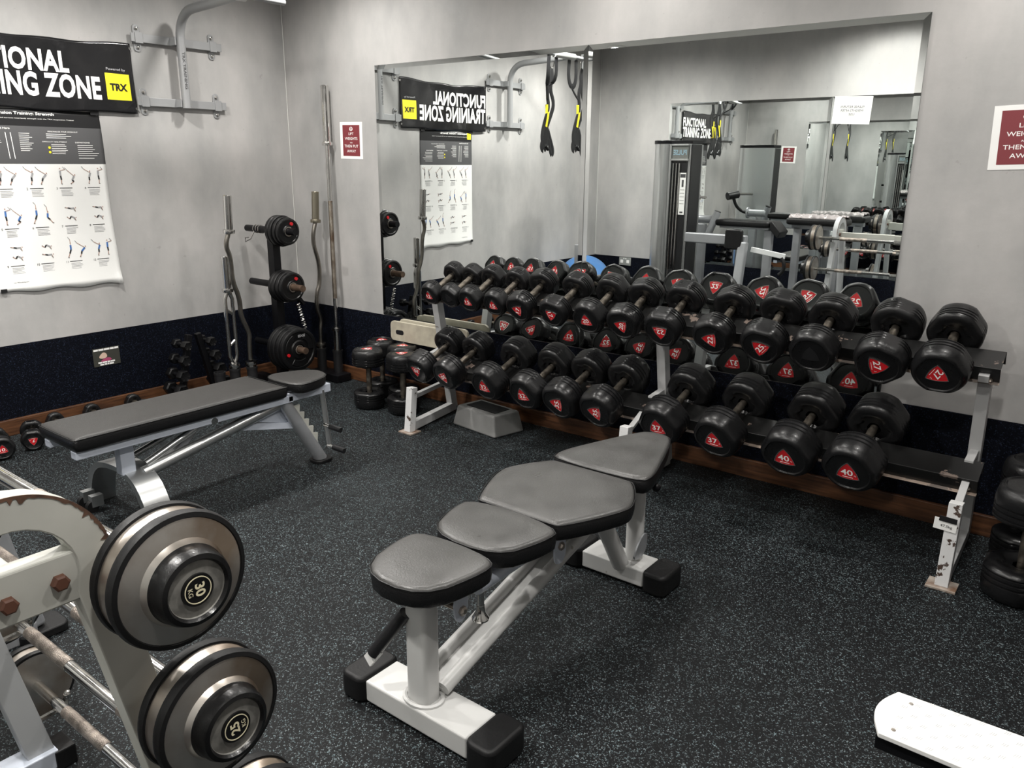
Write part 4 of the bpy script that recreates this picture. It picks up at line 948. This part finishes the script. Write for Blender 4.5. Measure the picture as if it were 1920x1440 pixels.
rig = thing('pull_up_rig', (.1, -1.6, 1.8), 'grey wall-mounted pull-up rig with bent tubes and a long crossbar on the left wall', 'pull-up bar')
RIGM = mat('rig_grey_paint', (.30, .305, .31), .4, .2)
XB, ZB = .72, 2.372
for yc, ya, yb, tp in ((-.81, -1.087, -.50, 0), (-2.42, -2.152, -2.72, 1)):
    lo_, hi_ = min(ya, yb), max(ya, yb)
    for z in (2.185, 1.833):
        b = MB(); b.box((.024, (lo_+hi_)/2, z), (.010, hi_-lo_, .048)); b.build('wall_strip', RIGM, rig, smooth=0, bevel=.002)
        for ye in (lo_+.045, hi_-.06):
            b = MB(); b.prism(rrect(-.021, .021, -.075, .075, .018), 0, .006, fr((.0015, ye, z), (1, 0, 0), (0, 1, 0))); b.box((.031, ye, z), (.006, .046, .060))
            for s_ in (-1, 1): b.lathe([(0, .011), (.008, .010), (.010, .005)], fr((.0075, ye, z+s_*.053), (1, 0, 0)), 12, mi=1)
            b.build('wall_clamp', [RIGM, CHROME], rig, smooth=30, bevel=.001)
        b = MB(); b.box((.055, yc-.035, z), (.06, .008, .045)); b.box((.055, yc+.03, z), (.06, .008, .045)); b.build('tube_clamp', RIGM, rig, smooth=0, split=True)
    path = [(.082, yc, 1.805), (.082, yc, 2.20)]+[(.082+.15*(1-math.cos(R(a))), yc, 2.20+.15*math.sin(R(a))) for a in range(12, 90, 13)]+[(.24, yc, 2.352), (XB, yc, ZB)]
    b = MB(); b.tube(path, .026, 18); tu = b.build('bent_tube', RIGM, rig, smooth=50)
    if not tp:
        b = MB(); add_text(b, 'TRX TRAINING', fr((.1085, yc-.004, 2.02), (1, 0, 0), (0, 0, -1)), .016, wd=.21, c=(0, 0), z=0, bold=.02); b.build('lettering', DKGREY, tu, smooth=0)
b = MB(); b.cyl((XB, -.52, ZB+.003), (XB, -2.64, ZB+.003), .0165, 16); b.build('crossbar', RIGM, rig)
b = MB(); b.cyl((XB, -2.20, ZB+.003), (XB, -2.50, ZB+.003), .027, 18); b.cyl((XB, -.84, ZB), (XB, -.78, ZB), .03, 18); b.build('bar_joint', mat('pale_rig_paint', (.62, .62, .60), .4), rig, split=True)
b = MB(); b.box((XB, -2.64, ZB-.02), (.03, .02, .12)); b.build('end_plate', RIGM, rig, smooth=0)

def straps(yc, XS, label, dx=0, dy=0):
    t = thing('suspension_straps', (XS, yc, 1.60), label, 'straps', 'suspension trainer straps on the pull-up rig'); X = XS
    def rb(nm, pts, m, wd=.025): b = MB(); b.tube(chaikin([(X+p[2] if len(p) > 2 else X, yc+p[0], p[1]) for p in pts], 2, False), wd, 8, ry=.0035, side=(0, 1, .01)); b.build(nm, m, t)
    b = MB(); b.tube([(X, yc+.036*math.cos(R(a)), 2.340+.05*math.sin(R(a))) for a in range(0, 360, 30)], .005, 8, cyc=True); b.build('carabiner', CHROME, t)
    rb('black_strap', [(0, 2.295), (.03, 2.24), (.02, 2.16), (.06, 2.08), (.03, 1.96), (.10, 1.82), (.13, 1.72), (.11, 1.66), (.06, 1.64)], BLK)
    rb('black_strap', [(0, 2.295), (-.02, 2.22), (.02, 2.12), (-.05, 2.0), (0, 1.90), (.06, 1.80), (.07, 1.70)], BLK)
    rb('anchor_strap', [(.21+dy, 2.39, dx), (.225+dy, 2.20, dx), (.17+dy*.8, 2.12, dx*.7), (.10+dy, 2.17, dx), (.11+dy, 2.39, dx)], BLK)
    rb('anchor_strap', [(.18+dy*.8, 2.14, dx*.7), (.11+dy*.3, 2.07, dx*.3), (.05, 2.03)], BLK, .012)
    rb('yellow_strap', [(.055, 1.99), (.05, 1.92), (.055, 1.83), (.055, 1.80)], YEL, .030)
    rb('foot_cradle', [(.06, 1.80), (.09, 1.70), (.13, 1.64), (.10, 1.60), (.06, 1.66), (.04, 1.76)], BLK, .034)
    rb('foot_cradle', [(.04, 1.78), (-.01, 1.68), (-.05, 1.60), (-.03, 1.555), (.0, 1.60), (.02, 1.70)], BLK, .022)
    b = MB(); b.cyl((X, yc+.08, 1.645), (X, yc+.03, 1.61), .014, 12); b.build('hand_grip', BLK, t)
straps(-2.42, .54, 'black and yellow suspension straps hanging from the pull-up rig, nearer the banner', .18, .08)
straps(-2.64, .72, 'black and yellow suspension straps at the crossbar end, beside the mirror joint')

# ================================================================ NOTICES
def sign(x0, x1, z0, z1, label, tilt):
    cx, cz = (x0+x1)/2, (z0+z1)/2; w_, h_ = x1-x0, z1-z0
    f = FARW(cx, cz, .0012) @ Matrix.Rotation(R(tilt), 4, 'Z'); t = MB().box((0, 0, 0), (w_, h_, .0012), f).build('notice', PAPER, smooth=0)
    tag(t, label, 'notice', 'maroon notices on the mirror wall')
    b = MB(); b.box((0, 0, .0008), (w_*.76, h_*.84, .0008), f); pn = b.build('maroon_panel', REDP, t, smooth=0)
    b = MB(); z = .0014
    b.strip([(.016*math.cos(R(q_)), h_*.315+.013*math.sin(R(q_))) for q_ in range(0, 360, 20)], [(.012*math.cos(R(q_)), h_*.315+.009*math.sin(R(q_))) for q_ in range(0, 360, 20)], z-.0004, z, f, closed=True)
    b.prism([(-.012, h_*.30), (.012, h_*.30), (.010, h_*.325), (.005, h_*.312), (0, h_*.335), (-.005, h_*.312), (-.010, h_*.325)], z-.0004, z, f)
    for s_, yq, hh, ww in (('LIFT', .185, .070, .22), ('WEIGHTS', .055, .072, .56), ('AND', -.055, .030, .12), ('THEN PUT', -.150, .072, .62), ('AWAY', -.285, .072, .40)):
        add_text(b, s_, f, h_*hh, wd=w_*ww, c=(0, h_*yq), z=z, bold=.008)
    b.build('lettering', WHT, pn, smooth=0)
sign(.541, .757, 1.513, 1.745, 'maroon LIFT WEIGHTS AND THEN PUT AWAY notice left of the mirror, by the tall bar', -1)
sign(4.318, 4.545, 1.487, 1.722, 'maroon LIFT WEIGHTS AND THEN PUT AWAY notice at the right edge, right of the mirror', 2)
f = fr((2.628, BACK+.0105, 1.965), (0, 1, 0), (-1, 0, 0)) @ Matrix.Rotation(R(2), 4, 'Z')
pn = tag(MB().box((0, 0, 0), (.325, .235, .001), f).build('paper_notice', PAPER, smooth=0), 'white paper notice PLEASE RETURN WEIGHTS AFTER USE stuck on the mirror behind, seen in reflection', 'notice')
b = MB()
for s_, yq, ww in (('PLEASE RETURN', .030, .20), ('WEIGHTS AFTER', -.002, .20), ('USE', -.034, .05)): add_text(b, s_, f, .018, wd=ww, c=(0, yq), z=.001, bold=.01); b.box((0, yq-.013, .001), (ww, .0015, .0006), f)
b.build('lettering', DKGREY, pn, smooth=0)
sk_ = tag(MB().prism(rrect(-.073, .073, -.043, .043, .006), 0, .01, BACKW(.40, .455, .009)).build('power_socket', mat('socket_steel', (.36, .37, .35), .4, .4), smooth=30, bevel=.002), 'double power socket at the dark panel edge, seen in the mirror', 'socket')
b = MB(); fS = BACKW(.40, .455, .009)
for q_ in (-.038, .038):
    b.box((q_, .0, .0105), (.034, .034, .001), fS)
for q_ in (-.012, .012): b.box((q_, .03, .0108), (.012, .014, .002), fS)
b.build('socket_face', WHT, sk_, smooth=0)

# ================================================================ THINGS SEEN ONLY IN THE MIRROR
b = MB(); b.sphere((.30, -3.42, .30), .285, 40); ball = b.build('exercise_ball', BLUEB, smooth=60); tag(ball, 'blue exercise ball on the floor in the back left corner, seen in the mirror', 'exercise ball')
b = MB(); b.lathe([(.585, .012), (.584, .024), (.580, .026)], fr((.30, -3.42, .0), (0, 0, 1)), 20); b.build('ball_valve', BLK, ball)
ball.location.z = .0
t = thing('silver_post', (.47, -3.05, 0), 'short silver square post standing before the blue ball, seen in the mirror', 'post')
MB().box((.47, -3.05, .36), (.07, .07, .72)).build('upright', SILV, t, smooth=0, bevel=.006)
MB().box((.47, -3.05, .01), (.16, .16, .02)).build('base_plate', SILV, t, smooth=0, bevel=.003)

tw = thing('cable_machine', (1.45, -3.1, 0), 'tall silver weight-stack machine tower with black front, seen in the mirror', 'exercise machine')
def tower_pt(): pass
sh_prof = [(-.195, -.10)]+[(-.195+.10*(1-math.cos(R(a))), -.12-.12*math.sin(R(a))) for a in range(0, 91, 15)]+[(.10, -.24), (.19, -.20), (.19, .0), (-.005, .0), (-.012, .035), (-.03, .052), (-.08, .055), (-.13, .035), (-.17, -.01)]
b = MB(); b.prism([(1.435+x, -3.02+y) for x, y in sh_prof], .02, 1.665); b.build('tower_shell', ALU, tw, smooth=50)
b = MB(); b.prism([(1.435+x*1.04, -3.02+y*1.04+.004) for x, y in sh_prof], 1.665, 1.695); plabel(b.build('tower_cap', BLKM, tw, smooth=35, bevel=.004), 'black top cap')
b = MB(); b.box((1.515, -3.015, .80), (.16, .012, 1.44)); b.build('front_panel', BLK, tw, smooth=0)
b = MB(); b.box((1.628, -3.12, .84), (.012, .20, 1.64)); b.build('side_panel', BLK, tw, smooth=0)
b = MB()
b.box((1.438, -3.005, .85), (.020, .03, 1.62)); b.box((1.628, -3.215, .85), (.022, .02, 1.62))
b.box((1.525, -3.005, 1.53), (.17, .03, .014)); b.box((1.525, -3.005, 1.655), (.17, .03, .012)); b.build('front_trim', ALU, tw, smooth=0, bevel=.002)
b = MB(); b.box((1.525, -3.01, 1.593), (.155, .012, .115)); sg = b.build('name_panel', mat('name_panel_steel', (.20, .21, .20), .3, .4), tw, smooth=0)
b = MB(); add_text(b, 'PULSE', fr((1.525, -3.003, 1.593), (0, 1, 0), (-1, 0, 0)), .045, wd=.13, z=.001, bold=.03); b.build('lettering', mat('blue_grey_print', (.25, .36, .42), .4), sg, smooth=0)
b = MB()
for k in range(14): b.box((1.515, -3.004, .12+k*.033), (.13, .008, .029))
b.build('weight_stack', mat('stack_steel', (.03, .03, .033), .35, .5), tw, smooth=0)
b = MB(); b.cyl((1.50, -3.0, .58), (1.50, -3.0, 1.50), .005, 8); b.cyl((1.47, -3.0, .1), (1.47, -3.0, 1.5), .007, 8); b.cyl((1.53, -3.0, .1), (1.53, -3.0, 1.5), .007, 8); b.build('guide_rod', CHROME, tw, split=True)
b = MB(); b.box((1.570, -3.001, 1.24), (.055, .004, .36)); stk = plabel(b.build('instruction_sticker', PAPER, tw, smooth=0), 'white instruction sticker')
b = MB(); fk = fr((1.570, -2.999, 1.24), (0, 1, 0), (-1, 0, 0))
b.box((0, .155, .0006), (.050, .03, .0008), fk); b.box((0, .09, .0006), (.018, .06, .0008), fk); b.box((0, -.16, .0006), (.03, .014, .0008), fk)
for k in range(5): b.box((0, .035-k*.03, .0006), (.042, .003, .0008), fk)
b.build('sticker_print', DKGREY, stk, smooth=0)

lm = thing('leg_machine', (2.0, -2.87, 0), 'silver framed exercise machine with black pads beside the tower, seen in the mirror', 'exercise machine')
b = MB(); b.box((1.915, -3.0, .868), (.56, .07, .085)); b.build('side_beam', SILV, lm, smooth=0, bevel=.010, bseg=3)
b = MB(); b.bar((2.19, -2.80, .03), (2.19, -2.95, .86), .075, .065); b.build('front_post', SILV, lm, smooth=0, bevel=.012, bseg=3)
b = MB(); b.prism(rrect(2.14, 2.26, -2.86, -2.71, .03), 0, .03); b.build('rubber_foot', RUBM, lm, smooth=40, bevel=.005)
b = MB(); b.box((1.57, -3.46, .48), (.08, .07, .96)); b.build('rear_post', SILV, lm, smooth=0, bevel=.012, bseg=3)
b = MB(); b.cyl((1.50, -3.46, 1.0), (1.70, -3.46, 1.0), .036, 20); b.cyl((1.495, -3.46, 1.0), (1.507, -3.46, 1.0), .058, 20); b.build('pivot_tube', SILV, lm)
b = MB(); b.cyl((1.645, -3.42, .84), (1.715, -3.46, 1.07), .033, 18); b.cyl((1.714, -3.46, 1.066), (1.717, -3.46, 1.076), .030, 18, mi=1); b.build('angled_tube', [SILV, BLK], lm)
b = MB(); b.prism(rrect(2.075, 2.225, .795, .965, .025), 0, .045, fr((-.04, -2.955, 0), (0, 1, 0), (1, 0, 0)) @ Matrix.Diagonal((1, -1, 1, 1))); b.build('square_pad', LEATHS, lm, smooth=40, bevel=.010, bseg=3)
pad(lm, 'bench_pad', rrect(1.74, 2.25, -3.56, -3.34, .03), .955, 1.012, LEATHS, LEATHS, smooth_it=0, piping=False)
b = MB(); b.box((2.0, -3.45, .945), (.46, .10, .02)); b.build('pad_rail', SILV, lm, smooth=0)
b = MB(); b.prism([(2.255, 1.012), (2.26, .942), (2.33, .87), (2.355, .925), (2.275, 1.015)], -.10, .10, fr((0, -3.45, 0), (0, 1, 0), (1, 0, 0)) @ Matrix.Diagonal((1, -1, 1, 1)), ); b.build('angled_pad_end', LEATHS, lm, smooth=30, bevel=.006)
b = MB(); b.bar((2.24, -3.0, .80), (2.53, -3.03, .755), .012, .045, side=(0, 1, 0)); plabel(b.build('lever_arm', mat('white_lever', (.75, .76, .76), .35), lm, smooth=0, bevel=.004), 'pale flat lever')
b = MB(); b.tube(chaikin([(2.50, -3.03, .745), (2.53, -3.03, .69), (2.52, -3.03, .63), (2.49, -3.03, .60)], 2, False), .016, 12); plabel(b.build('loop_handle', BLK, lm), 'black curved handle')
b = MB(); b.box((1.9, -3.46, .03), (.75, .08, .06)); b.box((2.2, -3.12, .03), (.07, .64, .06)); b.box((2.22, -3.45, .48), (.07, .06, .90)); b.build('floor_rail', SILV, lm, smooth=0, bevel=.005)
b = MB(); b.cyl((1.36, -3.70, 1.172), (1.43, -3.60, 1.192), .040, 22); plabel(b.build('roller', LEATHS, lm), 'black foam roller')
b = MB(); b.tube(chaikin([(1.40, -3.64, 1.16), (1.42, -3.60, 1.07), (1.46, -3.52, 1.01), (1.52, -3.47, 1.0)], 2, False), .016, 12); b.build('curved_arm', BLK, lm)
b = MB(); b.tube([(1.43, -3.60, 1.192), (1.50, -3.55, 1.195), (1.56, -3.52, 1.195)], .012, 10); b.build('roller_axle', CHROME, lm)

cb = thing('incline_bench', (2.55, -3.78, 0), 'black bench pad under crumpled shiny film on a silver frame, beyond the barbell rack', 'bench')
pad(cb, 'pad', rrect(2.28, 2.80, -3.90, -3.66, .03), .975, 1.035, LEATHS, LEATHS, smooth_it=0, piping=False)
b = MB(); rg = random.Random(9); NX, NYY = 26, 12; G = []
for j in range(NYY+1):
    G.append([b.bm.verts.new((2.30+.48*i/NX, -3.89+.22*j/NYY, 1.048+rg.uniform(0, .022)+(-.03 if j in (0, NYY) else 0))) for i in range(NX+1)])
for j in range(NYY):
    for i in range(NX): b.bm.faces.new((G[j][i], G[j][i+1], G[j+1][i+1], G[j+1][i]))
o = b.build('film_cover', mat('shiny_film', (.72, .66, .66), .16, .6), cb, smooth=20); sm = o.modifiers.new('thickness', 'SOLIDIFY'); sm.thickness = .002
b = MB(); b.box((2.54, -3.78, .955), (.46, .06, .04)); b.bar((2.36, -3.78, .95), (2.36, -3.78, .03), .06, .06); b.bar((2.72, -3.78, .95), (2.72, -3.78, .03), .06, .06); b.box((2.54, -3.78, .03), (.5, .3, .04)); b.build('frame', SILV, cb, smooth=0, bevel=.004)

print('objects', len(bpy.data.objects))
for o in bpy.data.objects:
    if 'label' in o and len(o['label'].split()) > 16: print('LONG', len(o['label'].split()), o['label'])
